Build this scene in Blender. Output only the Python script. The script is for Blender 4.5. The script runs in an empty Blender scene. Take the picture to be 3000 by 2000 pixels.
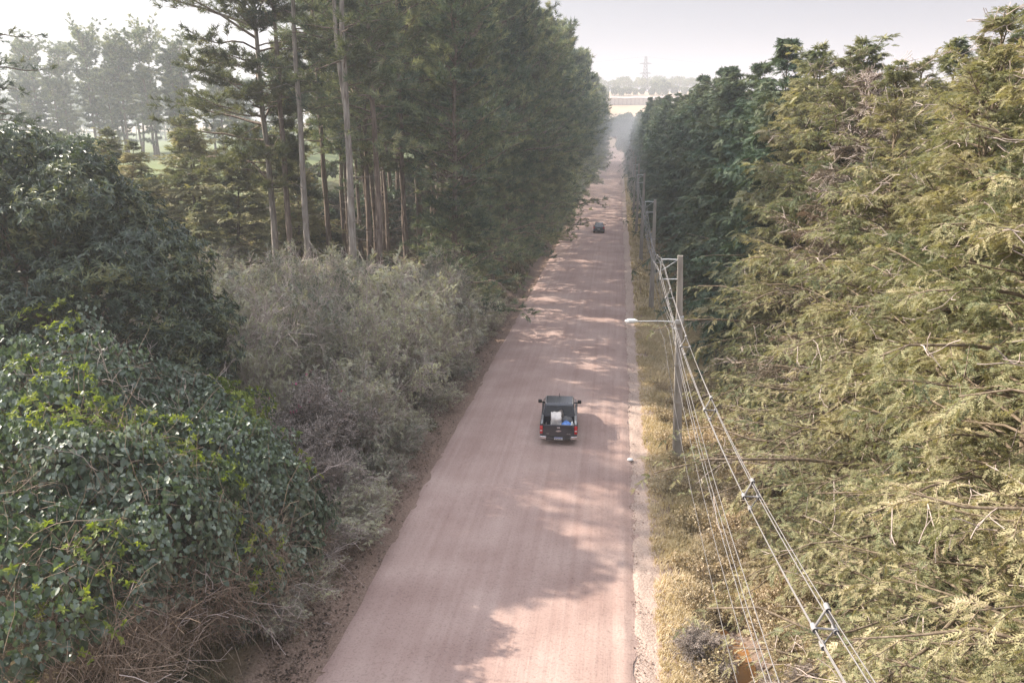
import bpy, bmesh, math
import numpy as np
from mathutils import Vector, Matrix
SC = bpy.context.scene
COL = SC.collection
PI = math.pi
rad = math.radians

# ---------------------------------------------------------------- camera
CAMZ = 15.5
cd = bpy.data.cameras.new("camera"); cam = bpy.data.objects.new("camera", cd); COL.objects.link(cam)
cam.location = (0, 0, CAMZ)
cam.rotation_euler = (rad(90 - 15.568), 0, rad(7.48))
cd.sensor_width = 36; cd.lens = 28.0; cd.clip_start = 0.2; cd.clip_end = 5000
SC.camera = cam
# ---------------------------------------------------------------- sky and sun
SUN_EL, SUN_AZ = 34.0, 12.0           # azimuth: degrees ahead of due left (-X turned toward +Y)
sdir = Vector((-math.cos(rad(SUN_AZ)) * math.cos(rad(SUN_EL)), math.sin(rad(SUN_AZ)) * math.cos(rad(SUN_EL)), math.sin(rad(SUN_EL))))
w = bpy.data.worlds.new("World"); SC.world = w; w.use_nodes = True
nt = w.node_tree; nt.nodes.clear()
sky = nt.nodes.new("ShaderNodeTexSky"); sky.sky_type = 'NISHITA'; sky.sun_disc = False
sky.sun_elevation = rad(SUN_EL); sky.sun_rotation = rad(-(90 - SUN_AZ)) % (2 * PI)
sky.air_density = 1.0; sky.dust_density = 3.0; sky.ozone_density = 2.0; sky.altitude = 700
hs = nt.nodes.new("ShaderNodeHueSaturation"); hs.inputs['Saturation'].default_value = 0.22
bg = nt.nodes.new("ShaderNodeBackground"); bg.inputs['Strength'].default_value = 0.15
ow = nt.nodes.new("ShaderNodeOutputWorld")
def wmix(fac, a, b):       # smoky air: an even pale grey low down, brighter thin haze overhead
    x = nt.nodes.new("ShaderNodeMix"); x.data_type = 'RGBA'
    for sock, v in ((x.inputs[0], fac), (x.inputs[6], a), (x.inputs[7], b)):
        if hasattr(v, 'links'): nt.links.new(v, sock)
        else: sock.default_value = v
    return x.outputs[2]
nt.links.new(sky.outputs[0], hs.inputs['Color'])
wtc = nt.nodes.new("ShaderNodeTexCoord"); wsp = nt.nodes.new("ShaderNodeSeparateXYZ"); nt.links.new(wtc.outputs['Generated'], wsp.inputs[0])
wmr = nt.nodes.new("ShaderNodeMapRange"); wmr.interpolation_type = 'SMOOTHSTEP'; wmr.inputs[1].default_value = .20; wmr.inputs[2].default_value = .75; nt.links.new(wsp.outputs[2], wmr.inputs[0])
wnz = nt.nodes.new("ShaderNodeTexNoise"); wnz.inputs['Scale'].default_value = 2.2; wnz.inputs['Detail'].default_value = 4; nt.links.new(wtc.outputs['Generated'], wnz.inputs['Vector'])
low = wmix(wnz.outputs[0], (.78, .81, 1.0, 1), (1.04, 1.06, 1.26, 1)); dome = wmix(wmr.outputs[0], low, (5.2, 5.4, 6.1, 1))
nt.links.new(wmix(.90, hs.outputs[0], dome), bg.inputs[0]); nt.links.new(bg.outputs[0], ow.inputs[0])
ld = bpy.data.lights.new("sun", 'SUN'); ld.energy = 5.0; ld.angle = rad(.7); ld.color = (1.0, 0.90, 0.76)
sun = bpy.data.objects.new("sun", ld); COL.objects.link(sun)
sun.rotation_euler = sdir.to_track_quat('Z', 'Y').to_euler(); sun.location = (-60, 20, 60)
SC.view_settings.view_transform = 'Standard'; SC.view_settings.look = 'None'; SC.view_settings.gamma = 1
SC.view_settings.exposure = 1.17
SC.cycles.max_bounces = 6; SC.cycles.diffuse_bounces = 3; SC.cycles.glossy_bounces = 2; SC.cycles.transmission_bounces = 3
SC.cycles.volume_bounces = 1; SC.cycles.transparent_max_bounces = 8
SC.cycles.use_denoising = True; SC.cycles.denoising_prefilter = 'NONE'

# ---------------------------------------------------------------- tools
def tag(o, label=None, cat=None, group=None, kind=None):
    if label: o['label'] = label
    if cat: o['category'] = cat
    if group: o['group'] = group
    if kind: o['kind'] = kind
    return o
def empty(name, loc, label, cat, group=None, rz=0, sc=(1, 1, 1), tilt=(0, 0)):
    o = bpy.data.objects.new(name, None); COL.objects.link(o)
    o.location = loc; o.rotation_euler = (tilt[0], tilt[1], rz); o.scale = sc; o.empty_display_size = .3
    return tag(o, label, cat, group)
def link(name, me, parent=None):
    o = bpy.data.objects.new(name, me); COL.objects.link(o)
    if parent: o.parent = parent
    return o
class Geo:
    """collects vertex and face arrays, builds one mesh"""
    def __init__(s): s.V = []; s.F = []; s.n = 0
    def add(s, V, F, m=0, smooth=False):
        if len(V) == 0: return
        V = np.asarray(V, float).reshape(-1, 3)
        F = F if isinstance(F, list) else [F]
        for f in F: s.F.append((np.asarray(f, np.int64) + s.n, m, smooth))
        s.V.append(V); s.n += len(V)
    def mesh(s, name, mats):
        V = np.concatenate(s.V); me = bpy.data.meshes.new(name)
        me.vertices.add(len(V)); me.vertices.foreach_set('co', V.astype(np.float32).ravel())
        idx = np.concatenate([f.ravel() for f, m, sm in s.F])
        cnt = np.concatenate([np.full(len(f), f.shape[1]) for f, m, sm in s.F])
        mi = np.concatenate([np.full(len(f), m) for f, m, sm in s.F])
        sm = np.concatenate([np.full(len(f), q) for f, m, q in s.F])
        me.loops.add(len(idx)); me.loops.foreach_set('vertex_index', idx.astype(np.int32))
        me.polygons.add(len(cnt)); st = np.concatenate([[0], np.cumsum(cnt)[:-1]])
        me.polygons.foreach_set('loop_start', st.astype(np.int32))
        for x in (mats if isinstance(mats, (list, tuple)) else [mats]): me.materials.append(x)
        me.polygons.foreach_set('material_index', mi.astype(np.int32))
        me.polygons.foreach_set('use_smooth', sm.astype(bool))
        me.update(calc_edges=True)
        return me
def nrm(a): return a / np.maximum(np.linalg.norm(a, axis=-1, keepdims=True), 1e-9)
def tubes(g, P, R, n=4, m=0, smooth=True):
    P = np.asarray(P, float); R = np.asarray(R, float)
    if P.ndim == 2: P = P[None]; R = R[None] if R.ndim == 1 else R
    B, K, _ = P.shape
    T = nrm(np.gradient(P, axis=1))
    vert = np.abs(T[:, :, 2]).mean(1) > .75
    ref = np.where(vert[:, None, None], np.array([1., .1, 0]), np.array([.05, .03, 1.]))
    U = nrm(np.cross(T, ref)); W = np.cross(T, U)
    a = np.arange(n) * 2 * PI / n
    V = P[:, :, None] + R[:, :, None, None] * (np.cos(a)[:, None] * U[:, :, None] + np.sin(a)[:, None] * W[:, :, None])
    b = (np.arange(B) * K * n)[:, None, None]; k = (np.arange(K - 1) * n)[None, :, None]; j = np.arange(n)[None, None]
    j2 = (j + 1) % n
    F = np.stack([b + k + j, b + k + j2, b + k + n + j2, b + k + n + j], -1).reshape(-1, 4)
    g.add(V, F, m, smooth)
def interp(P, t):
    """P (B,K,3), t (B,n) in 0..1 -> pos, tangent (B,n,3)"""
    K = P.shape[1]; f = np.clip(t, 0, .9999) * (K - 1); i = f.astype(int); u = (f - i)[..., None]
    b = np.arange(P.shape[0])[:, None]
    A = P[b, i]; C = P[b, i + 1]
    return A + (C - A) * u, nrm(C - A)
def rotv(v, ax, a):
    a = np.asarray(a)[..., None]
    return v * np.cos(a) + np.cross(ax, v) * np.sin(a) + ax * (ax * v).sum(-1, keepdims=True) * (1 - np.cos(a))
def kids(rng, P, n, t0, t1, length, ang, up=0., sag=0., K=5, planar=True, wob=.04, lp=None):
    """side branches of the curves P; length: base length, scaled along the parent by lp(t)"""
    B = P.shape[0]
    t = t0 + (t1 - t0) * (np.arange(n)[None] + rng.random((B, n))) / n
    O, T = interp(P, t)
    side = nrm(np.cross(T, np.array([0, 0, 1.]) + 1e-3))
    if planar:
        sg = np.where(np.arange(n)[None, :, None] % 2 == 0, 1., -1.)
        S = side * sg + rng.normal(0, .25, (B, n, 3))
    else:
        S = rotv(side, T, rng.random((B, n)) * 2 * PI)
    a = rad(ang) * (1 + rng.normal(0, .18, (B, n, 1)))
    D = nrm(T * np.cos(a) + nrm(S) * np.sin(a) + np.array([0, 0, up]))
    L = np.asarray(length) * (lp(t) if lp is not None else np.ones_like(t)) * rng.uniform(.7, 1.25, (B, n))
    return grow(rng, O.reshape(-1, 3), D.reshape(-1, 3), L.reshape(-1), sag, K, wob), t.reshape(-1)
def grow(rng, O, D, L, sag, K=5, wob=.04):
    s = np.linspace(0, 1, K)[None, :, None]; L = L[:, None, None]
    P = O[:, None] + D[:, None] * s * L
    sg = sag if np.isscalar(sag) else np.asarray(sag)[:, None, None]
    P[:, :, 2:3] -= sg * L * s ** 2
    nz = rng.normal(0, wob, (len(O), K, 3)) * L; nz[:, 0] = 0
    return P + np.cumsum(nz, 1) * .6
def place(g, tv, tf, O, X, N, S, m=0, smooth=False):
    """copies of a small template (verts tv, faces tf) with x axis X and normal about N"""
    O = O.reshape(-1, 3)
    X = nrm(X.reshape(-1, 3)); N = N.reshape(-1, 3); Y = nrm(np.cross(N, X)); Z = np.cross(X, Y)
    S = np.asarray(S).reshape(-1, 1, 1) * np.ones((len(O), 1, 1))
    V = O[:, None] + S * (tv[None, :, 0:1] * X[:, None] + tv[None, :, 1:2] * Y[:, None] + tv[None, :, 2:3] * Z[:, None])
    off = (np.arange(len(O)) * len(tv))[:, None, None]
    g.add(V, [(np.asarray(f)[None] + off).reshape(-1, len(f[0])) for f in tf], m, smooth)

# ---- leaf templates (length 1 along x)
def t_needles(rng, n=9, spread=.75, wd=.05):
    V = []; F = []
    for i in range(n):
        a = rng.random() * 2 * PI; e = spread * rng.uniform(.35, 1.15)
        d = np.array([math.cos(e), math.sin(e) * math.cos(a), math.sin(e) * math.sin(a)]) * rng.uniform(.75, 1.1)
        s = nrm(np.cross(d, rng.normal(size=3))) * wd; b = np.array([rng.uniform(-.35, .25), 0, 0])
        V += [b - s, b + s, b + d]; F.append((3 * i, 3 * i + 1, 3 * i + 2))
    return np.array(V), [F]
def t_spray(rng, n=6, wd=.038, droop=.30, side=.42):
    V = []; F = []
    def tri(a, b, wv):
        k = len(V); V.extend([a - wv, a + wv, b]); F.append((k, k + 1, k + 2))
    zf = lambda x: -droop * x * x
    for i in range(n):
        x = (i + .4) / n; l = side * (1 - x * .72) * rng.uniform(.8, 1.15)
        for sg in (-1, 1):
            a = rad(42 + rng.normal(0, 7)); x0 = x + rng.uniform(-.03, .03)
            A = np.array([x0, 0, zf(x0)]); E = A + l * np.array([math.cos(a), sg * math.sin(a), rng.normal(-.10, .12)])
            nn = np.array([-sg * math.sin(a), math.cos(a), 0]) * wd * 1.25
            tri(A, E, nn)
            M = A + (E - A) * .4
            for s2 in (-1, 1):
                a2 = a + s2 * rad(42)
                tri(M, M + l * .42 * np.array([math.cos(a2), sg * math.sin(a2), rng.normal(0, .1)]), np.array([0, wd * .9, wd * .5]))
    tri(np.array([0, 0, 0.]), np.array([1.05, 0, zf(1.05)]), np.array([0, wd, 0]))
    return np.array(V), [F]
def t_spray_lo(rng, n=6, wd=.065, droop=.3, side=.45):
    V = []; F = []
    for i in range(n):
        x = (i + .3) / n; l = side * (1 - x * .7)
        for sg in (-1, 1):
            a = rad(45 + rng.normal(0, 8)); A = np.array([x, 0, -droop * x * x])
            E = A + l * np.array([math.cos(a), sg * math.sin(a), rng.normal(-.1, .15)])
            nn = np.array([-math.sin(a), sg * math.cos(a), .3]) * wd; k = len(V)
            V += [A - nn, A + nn, E]; F.append((k, k + 1, k + 2))
    k = len(V); V += [np.array([0, -wd, 0]), np.array([0, wd, 0]), np.array([1.05, 0, -droop])]; F.append((k, k + 1, k + 2))
    return np.array(V), [F]
def t_pinnate(n=8, droop=.35, wd=.045, l=.34):
    V = []; F = []
    for i in range(n):
        x = (i + .6) / n; z = -droop * x * x; ll = l * (1 - abs(x - .45) * .9)
        for sg in (-1, 1):
            k = len(V)
            V += [(x - wd, sg * .0, z), (x + wd, 0, z), (x + ll * .5, sg * ll, z - .08)]; F.append((k, k + 1, k + 2))
    return np.array(V), [F]
def t_leaf(l=1., wd=.16, fold=.05, droop=.25):
    V = [(0, 0, 0), (.3, -wd, fold - droop * .09), (.7, -wd * .8, fold - droop * .5), (1, 0, -droop), (.7, wd * .8, fold - droop * .5), (.3, wd, fold - droop * .09)]
    return np.array(V) * l, [[(0, 1, 2, 3), (0, 3, 4, 5)]]
def t_rosette(rng, n=8, wd=.17, tilt=.2):
    V = []; F = []; lv, lf = t_leaf(1, wd)
    for i in range(n):
        a = i * 2 * PI / n + rng.normal(0, .2); e = rng.uniform(-.35, .75) - tilt
        X = np.array([math.sin(e), math.cos(e) * math.cos(a), math.cos(e) * math.sin(a)])
        N = nrm(np.array([1., 0, 0]) - X * X[0] + rng.normal(0, .15, 3)); Y = nrm(np.cross(N, X)); Z = np.cross(X, Y)
        k = len(V); V += list((lv[:, :1] * X + lv[:, 1:2] * Y + lv[:, 2:] * Z) * rng.uniform(.7, 1.1)); F += [tuple(k + j for j in f) for f in lf[0]]
    return np.array(V), [F]
def t_heart():
    V = [(.0, 0, 0), (-.12, .22, .03), (.05, .42, .05), (.42, .40, .02), (.78, .2, -.05), (1, 0, -.14), (.78, -.2, -.05), (.42, -.40, .02), (.05, -.42, .05), (-.12, -.22, .03)]
    return np.array(V), [[(0, 1, 2, 3, 4, 5), (0, 5, 6, 7, 8, 9)]]
def t_cluster(rng, n=6, wd=.3):
    V = []; F = []
    for i in range(n):
        X = nrm(rng.normal(size=3) + np.array([.8, 0, 0])); Y = nrm(np.cross(rng.normal(size=3), X)) * wd * .6
        o = X * rng.uniform(.1, .5); k = len(V); V += [o, o + X * .35 + Y, o + X * .7, o + X * .35 - Y]; F.append((k, k + 1, k + 2, k + 3))
    return np.array(V), [F]

# ---------------------------------------------------------------- materials
def newmat(name):
    m = bpy.data.materials.new(name); m.use_nodes = True; n = m.node_tree; n.nodes.clear()
    return m, n
def N(n, t, **kw):
    x = n.nodes.new(t)
    for k, v in kw.items(): setattr(x, k, v)
    return x
def ramp(n, cols):
    r = N(n, 'ShaderNodeValToRGB'); e = r.color_ramp.elements
    while len(e) < len(cols): e.new(.5)
    for i, (p, c) in enumerate(cols): e[i].position = p; e[i].color = (*c, 1)
    return r
def foliage(name, cols, trans=.3, rough=.55, scale=.5, spec=.3, isl=.5, obj=.25, tint=(1.2, 1.2, .62), two=None):
    """leaf colour varies with a 3-D noise, per leaf and per plant"""
    m, n = newmat(name); L = n.links.new
    tc = N(n, 'ShaderNodeTexCoord'); nz = N(n, 'ShaderNodeTexNoise'); nz.inputs['Scale'].default_value = scale; nz.inputs['Detail'].default_value = 2.5
    L(tc.outputs['Object'], nz.inputs['Vector'])
    geo = N(n, 'ShaderNodeNewGeometry'); oi = N(n, 'ShaderNodeObjectInfo')
    a = N(n, 'ShaderNodeMath', operation='MULTIPLY_ADD'); a.inputs[1].default_value = isl; a.inputs[2].default_value = -isl / 2; L(geo.outputs['Random Per Island'], a.inputs[0])
    b = N(n, 'ShaderNodeMath', operation='MULTIPLY_ADD'); b.inputs[1].default_value = obj; b.inputs[2].default_value = -obj / 2; L(oi.outputs['Random'], b.inputs[0])
    c = N(n, 'ShaderNodeMath', operation='MULTIPLY_ADD'); c.inputs[1].default_value = 1.9; c.inputs[2].default_value = -.45; L(nz.outputs['Fac'], c.inputs[0])
    s1 = N(n, 'ShaderNodeMath', operation='ADD'); s2 = N(n, 'ShaderNodeMath', operation='ADD', use_clamp=True)
    L(a.outputs[0], s1.inputs[0]); L(b.outputs[0], s1.inputs[1]); L(s1.outputs[0], s2.inputs[0]); L(c.outputs[0], s2.inputs[1])
    r = ramp(n, cols); L(s2.outputs[0], r.inputs[0])
    p = N(n, 'ShaderNodeBsdfPrincipled'); p.inputs['Roughness'].default_value = rough; p.inputs['Specular IOR Level'].default_value = spec
    L(r.outputs[0], p.inputs['Base Color'])
    t = N(n, 'ShaderNodeBsdfTranslucent'); mul = N(n, 'ShaderNodeMix', data_type='RGBA', blend_type='MULTIPLY'); mul.inputs[0].default_value = 1
    mul.inputs[7].default_value = (*tint, 1); L(r.outputs[0], mul.inputs[6]); L(mul.outputs[2], t.inputs[0])
    mx = N(n, 'ShaderNodeMixShader'); mx.inputs[0].default_value = trans; L(p.outputs[0], mx.inputs[1]); L(t.outputs[0], mx.inputs[2])
    o = N(n, 'ShaderNodeOutputMaterial'); L(mx.outputs[0], o.inputs[0]); return m
def bark(name, c1, c2, sx=6, sz=1.2, bump=.4):
    m, n = newmat(name); L = n.links.new
    tc = N(n, 'ShaderNodeTexCoord'); mp = N(n, 'ShaderNodeMapping'); mp.inputs['Scale'].default_value = (sx, sx, sz); L(tc.outputs['Object'], mp.inputs[0])
    nz = N(n, 'ShaderNodeTexNoise'); nz.inputs['Scale'].default_value = 1.; nz.inputs['Detail'].default_value = 5; L(mp.outputs[0], nz.inputs[0])
    r = ramp(n, [(.3, c1), (.68, c2)]); L(nz.outputs[0], r.inputs[0])
    p = N(n, 'ShaderNodeBsdfPrincipled'); p.inputs['Roughness'].default_value = .9; p.inputs['Specular IOR Level'].default_value = .15; L(r.outputs[0], p.inputs['Base Color'])
    bp = N(n, 'ShaderNodeBump'); bp.inputs['Strength'].default_value = bump; bp.inputs['Distance'].default_value = .05; L(nz.outputs[0], bp.inputs['Height']); L(bp.outputs[0], p.inputs['Normal'])
    o = N(n, 'ShaderNodeOutputMaterial'); L(p.outputs[0], o.inputs[0]); return m
def plain(name, c, rough=.5, metal=0., coat=0., spec=.5, var=.12, vs=9., bump=0.):
    m, n = newmat(name); L = n.links.new
    tc = N(n, 'ShaderNodeTexCoord'); nz = N(n, 'ShaderNodeTexNoise'); nz.inputs['Scale'].default_value = vs; nz.inputs['Detail'].default_value = 4; L(tc.outputs['Object'], nz.inputs[0])
    c = np.array(c); r = ramp(n, [(.3, tuple(c * (1 - var))), (.7, tuple(np.minimum(c * (1 + var), 1)))]); L(nz.outputs[0], r.inputs[0])
    p = N(n, 'ShaderNodeBsdfPrincipled'); p.inputs['Roughness'].default_value = rough; p.inputs['Metallic'].default_value = metal
    p.inputs['Coat Weight'].default_value = coat; p.inputs['Coat Roughness'].default_value = .12; p.inputs['Specular IOR Level'].default_value = spec; L(r.outputs[0], p.inputs['Base Color'])
    if bump:
        bp = N(n, 'ShaderNodeBump'); bp.inputs['Strength'].default_value = bump; bp.inputs['Distance'].default_value = .02; L(nz.outputs[0], bp.inputs['Height']); L(bp.outputs[0], p.inputs['Normal'])
    o = N(n, 'ShaderNodeOutputMaterial'); L(p.outputs[0], o.inputs[0]); return m

M = {}
M['cypress'] = foliage('cypress_foliage', [(0.0, (.09, .125, .075)), (.25, (.18, .205, .115)), (.5, (.30, .295, .165)), (.75, (.43, .385, .225)), (1., (.52, .44, .31))], trans=.3, scale=.35, isl=.35, obj=.2)
M['cypress_dry'] = foliage('cypress_dry_foliage', [(0, (.09, .075, .05)), (.5, (.17, .135, .095)), (1, (.27, .20, .14))], trans=.15, scale=.5, isl=.5, obj=.1, tint=(1.1, .9, .7))
M['cypress_shaded'] = foliage('cypress_shaded_foliage', [(0, (.045, .085, .060)), (.5, (.08, .125, .075)), (1, (.17, .185, .10))], trans=.2, scale=.3, isl=.35, obj=.3)  # darker copy of the cypress foliage, the pines' shade put into its colour
M['pine'] = foliage('pine_needles', [(0, (.045, .08, .064)), (.36, (.11, .155, .11)), (.65, (.25, .28, .17)), (1, (.42, .40, .24))], trans=.25, scale=.4, isl=.4, obj=.25)
M['pine_light'] = foliage('pine_needles_light', [(0, (.06, .082, .05)), (.5, (.115, .135, .08)), (1, (.20, .195, .11))], trans=.35, scale=.5, isl=.5)
M['mango'] = foliage('glossy_leaves', [(0, (.028, .05, .030)), (.45, (.052, .082, .048)), (.75, (.115, .14, .058)), (1, (.25, .25, .10))], trans=.25, rough=.45, scale=.6, spec=1., isl=.6)
M['vine'] = foliage('dusty_heart_leaves', [(0, (.03, .055, .028)), (.35, (.058, .092, .052)), (.7, (.115, .155, .105)), (1, (.27, .30, .24))], trans=.2, rough=.44, scale=.9, spec=.9, isl=.5, tint=(1.2, 1.35, .5))
M['vine_yellow'] = foliage('yellow_green_leaves', [(0, (.09, .13, .025)), (.5, (.19, .235, .045)), (1, (.34, .36, .09))], trans=.42, rough=.5, scale=1.2, isl=.6, tint=(1.3, 1.35, .4))
M['feather'] = foliage('feathery_grey_leaves', [(0, (.09, .115, .09)), (.3, (.21, .22, .18)), (.58, (.40, .39, .32)), (1, (.58, .58, .38))], trans=.25, scale=.5, isl=.5, obj=.4)
M['pinkleaf'] = foliage('dusty_pinkish_leaves', [(0, (.10, .095, .075)), (.45, (.22, .19, .17)), (.8, (.36, .31, .29)), (1, (.5, .42, .38))], trans=.2, scale=1.5, isl=.7, obj=.2, tint=(1.1, .95, .8))
M['droopleaf'] = foliage('pale_drooping_leaves', [(0, (.12, .125, .09)), (.5, (.22, .22, .165)), (1, (.34, .33, .25))], trans=.2, scale=1.5, isl=.6, tint=(1.2, 1.1, .6))
M['flower'] = foliage('magenta_flowers', [(0, (.35, .06, .15)), (1, (.5, .09, .22))], trans=.2)
M['weed'] = foliage('dry_weeds', [(0, (.22, .19, .12)), (.35, (.40, .33, .22)), (.7, (.55, .45, .32)), (1, (.66, .54, .42))], trans=.2, scale=.5, isl=.5, tint=(1.1, 1., .6))
M['grass'] = foliage('dry_grass', [(0, (.36, .31, .17)), (.25, (.54, .45, .28)), (.6, (.66, .56, .40)), (1, (.76, .65, .50))], trans=.25, scale=.45, isl=.4, tint=(1.15, 1.05, .5))
M['grass_dark'] = foliage('verge_plants', [(0, (.07, .085, .045)), (.5, (.14, .135, .08)), (1, (.24, .18, .12))], trans=.2, scale=.7, isl=.6)
M['bush_far'] = foliage('far_bush', [(0, (.07, .10, .06)), (1, (.16, .19, .11))], trans=.2, scale=.2)
M['bark_pine'] = bark('pine_bark', (.10, .07, .055), (.30, .24, .20), 7, 1.2)
M['bark_pale'] = bark('pale_bark', (.17, .14, .12), (.40, .36, .32), 7, 1.2)
M['bark_cyp'] = bark('cypress_bark', (.11, .08, .055), (.30, .24, .18), 9, 1.)
M['twig'] = bark('dry_twigs', (.13, .09, .06), (.34, .26, .20), 3, 3, .1)
M['twig_pale'] = bark('pale_twigs', (.34, .28, .25), (.60, .50, .46), 3, 3, .1)
M['twig_grey'] = bark('grey_twigs', (.28, .235, .205), (.54, .46, .41), 3, 3, .1)

# ---------------------------------------------------------------- terrain
HX = np.array([-200, 450, 500, 560, 600, 650, 760, 850, 2500.]); HZ = np.array([0, -5.8, -3.5, 8, 15, 26.5, 38, 42.5, 45.])
def sst(a, b, x): t = np.clip((x - a) / (b - a), 0, 1); return t * t * (3 - 2 * t)
def roadz(y): return -.0129 * y
def cross(x, y=0.):
    """height of the ground beside the road, relative to the road"""
    x = np.asarray(x, float)
    k = [-14, -11, -9.9, -9.2, -8.8, -8.4, -7.9, .6, 1.2, 1.9, 2.6, 3.6, 4.4, 5.6, 7]
    v = [1.1, .75, .38, -.02, -.16, -.10, -.07, -.07, -.05, -.10, -.12, -.30, -.38, -.15, .1]
    return np.interp(x, k, v)
def ground(x, y):
    x = np.asarray(x, float); y = np.asarray(y, float)
    base = np.where(y < 450, -.0129 * y, np.interp(y, HX, HZ))
    hf = sst(-260, -90, x)
    left = sst(-14, -62, x) if False else 1 - sst(-62, -14, x)
    z = np.where(y < 450, base, -5.8 + (base + 5.8) * hf)
    zl = 7.2 + 1.2 * np.sin(x * .021 + y * .013)
    z = z * (1 - left) + zl * left * (1 - sst(450, 520, y) * hf) + z * left * sst(450, 520, y) * hf
    z = z + cross(x) * (1 - sst(430, 480, y))
    ditch = np.exp(-((x - 4.25 - .25 * np.sin(y * .7)) / .75) ** 2) * (1 - sst(25, 29, y)) * (sst(8, 14, y))
    return z - .42 * ditch
def gz(x, y): return float(ground(x, y))
xs = np.concatenate([np.linspace(-700, -70, 22), np.linspace(-64, -15, 26), np.linspace(-14, -7.8, 42), np.linspace(-7, 0, 6), np.linspace(.4, 7, 45), np.linspace(7.6, 40, 22), np.linspace(48, 700, 22)])
ys = np.concatenate([np.linspace(-80, 8, 10), np.linspace(9, 60, 170), np.linspace(61, 140, 80), np.linspace(143, 450, 60), np.linspace(460, 1500, 50)])
X, Y = np.meshgrid(xs, ys)
rg = np.random.default_rng(3)
near = (np.abs(X + 3.5) > 4.6) & (np.abs(X) < 20)
Z = ground(X, Y) + np.where(near & (Y < 140), rg.normal(0, .022, X.shape) + .05 * np.sin(X * 3.1 + Y * .9) * np.sin(Y * 1.3), 0)
def grid(g, X, Y, Z, m=0):
    a, b = X.shape; i = np.arange(a * b).reshape(a, b)
    F = np.stack([i[:-1, :-1], i[:-1, 1:], i[1:, 1:], i[1:, :-1]], -1).reshape(-1, 4)
    g.add(np.stack([X, Y, Z], -1), F, m, True)
def ground_mat():
    m, n = newmat('ground_soil'); L = n.links.new
    geo = N(n, 'ShaderNodeNewGeometry'); sp = N(n, 'ShaderNodeSeparateXYZ'); L(geo.outputs['Position'], sp.inputs[0])
    n1 = N(n, 'ShaderNodeTexNoise'); n1.inputs['Scale'].default_value = .9; n1.inputs['Detail'].default_value = 6; L(geo.outputs['Position'], n1.inputs[0])
    n2 = N(n, 'ShaderNodeTexNoise'); n2.inputs['Scale'].default_value = 14; n2.inputs['Detail'].default_value = 5; L(geo.outputs['Position'], n2.inputs[0])
    n3 = N(n, 'ShaderNodeTexNoise'); n3.inputs['Scale'].default_value = .05; n3.inputs['Detail'].default_value = 6; L(geo.outputs['Position'], n3.inputs[0])
    soil = ramp(n, [(.25, (.10, .072, .055)), (.5, (.20, .145, .115)), (.75, (.30, .225, .18))]); L(n2.outputs[0], soil.inputs[0])
    litter = ramp(n, [(.3, (.075, .058, .036)), (.55, (.15, .115, .07)), (.8, (.20, .18, .09))]); L(n1.outputs[0], litter.inputs[0])
    sand = ramp(n, [(.3, (.34, .25, .21)), (.7, (.52, .41, .35))]); L(n2.outputs[0], sand.inputs[0])
    clay = ramp(n, [(.3, (.17, .115, .09)), (.7, (.30, .215, .17))]); L(n2.outputs[0], clay.inputs[0])
    meadow = ramp(n, [(.35, (.13, .16, .07)), (.65, (.20, .225, .11))]); L(n3.outputs[0], meadow.inputs[0])
    tan = ramp(n, [(.35, (.42, .31, .22)), (.65, (.50, .39, .28))]); L(n3.outputs[0], tan.inputs[0])
    wx = N(n, 'ShaderNodeMath', operation='MULTIPLY_ADD'); wx.inputs[1].default_value = 1.1; L(n1.outputs[0], wx.inputs[0]); L(sp.outputs[0], wx.inputs[2])   # wobbling x
    def band(a, b, src):
        r = N(n, 'ShaderNodeMapRange', interpolation_type='SMOOTHSTEP'); r.inputs[1].default_value = a; r.inputs[2].default_value = b; L(src, r.inputs[0]); return r.outputs[0]
    def mix(f, A, B):
        x = N(n, 'ShaderNodeMix', data_type='RGBA'); L(f, x.inputs[0]); L(A, x.inputs[6]); L(B, x.inputs[7]); return x.outputs[2]
    c = mix(band(-10.2, -9.2, wx.outputs[0]), litter.outputs[0], soil.outputs[0])
    c = mix(band(-8.7, -8.3, wx.outputs[0]), c, clay.outputs[0])
    c = mix(band(-1, 0, sp.outputs[0]), c, sand.outputs[0])
    c = mix(band(2.3, 3.2, wx.outputs[0]), c, soil.outputs[0])
    c = mix(band(5.5, 8, sp.outputs[0]), c, litter.outputs[0])
    c = mix(band(-40, -48, sp.outputs[0]), c, meadow.outputs[0])
    c = mix(band(460, 560, sp.outputs[1]), c, tan.outputs[0])
    p = N(n, 'ShaderNodeBsdfPrincipled'); p.inputs['Roughness'].default_value = .95; p.inputs['Specular IOR Level'].default_value = .15; L(c, p.inputs['Base Color'])
    bp = N(n, 'ShaderNodeBump'); bp.inputs['Strength'].default_value = .7; bp.inputs['Distance'].default_value = .06; L(n2.outputs[0], bp.inputs['Height']); L(bp.outputs[0], p.inputs['Normal'])
    o = N(n, 'ShaderNodeOutputMaterial'); L(p.outputs[0], o.inputs[0]); return m
g = Geo(); grid(g, X, Y, Z); tag(link('ground', g.mesh('ground', ground_mat())), kind='structure')

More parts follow.
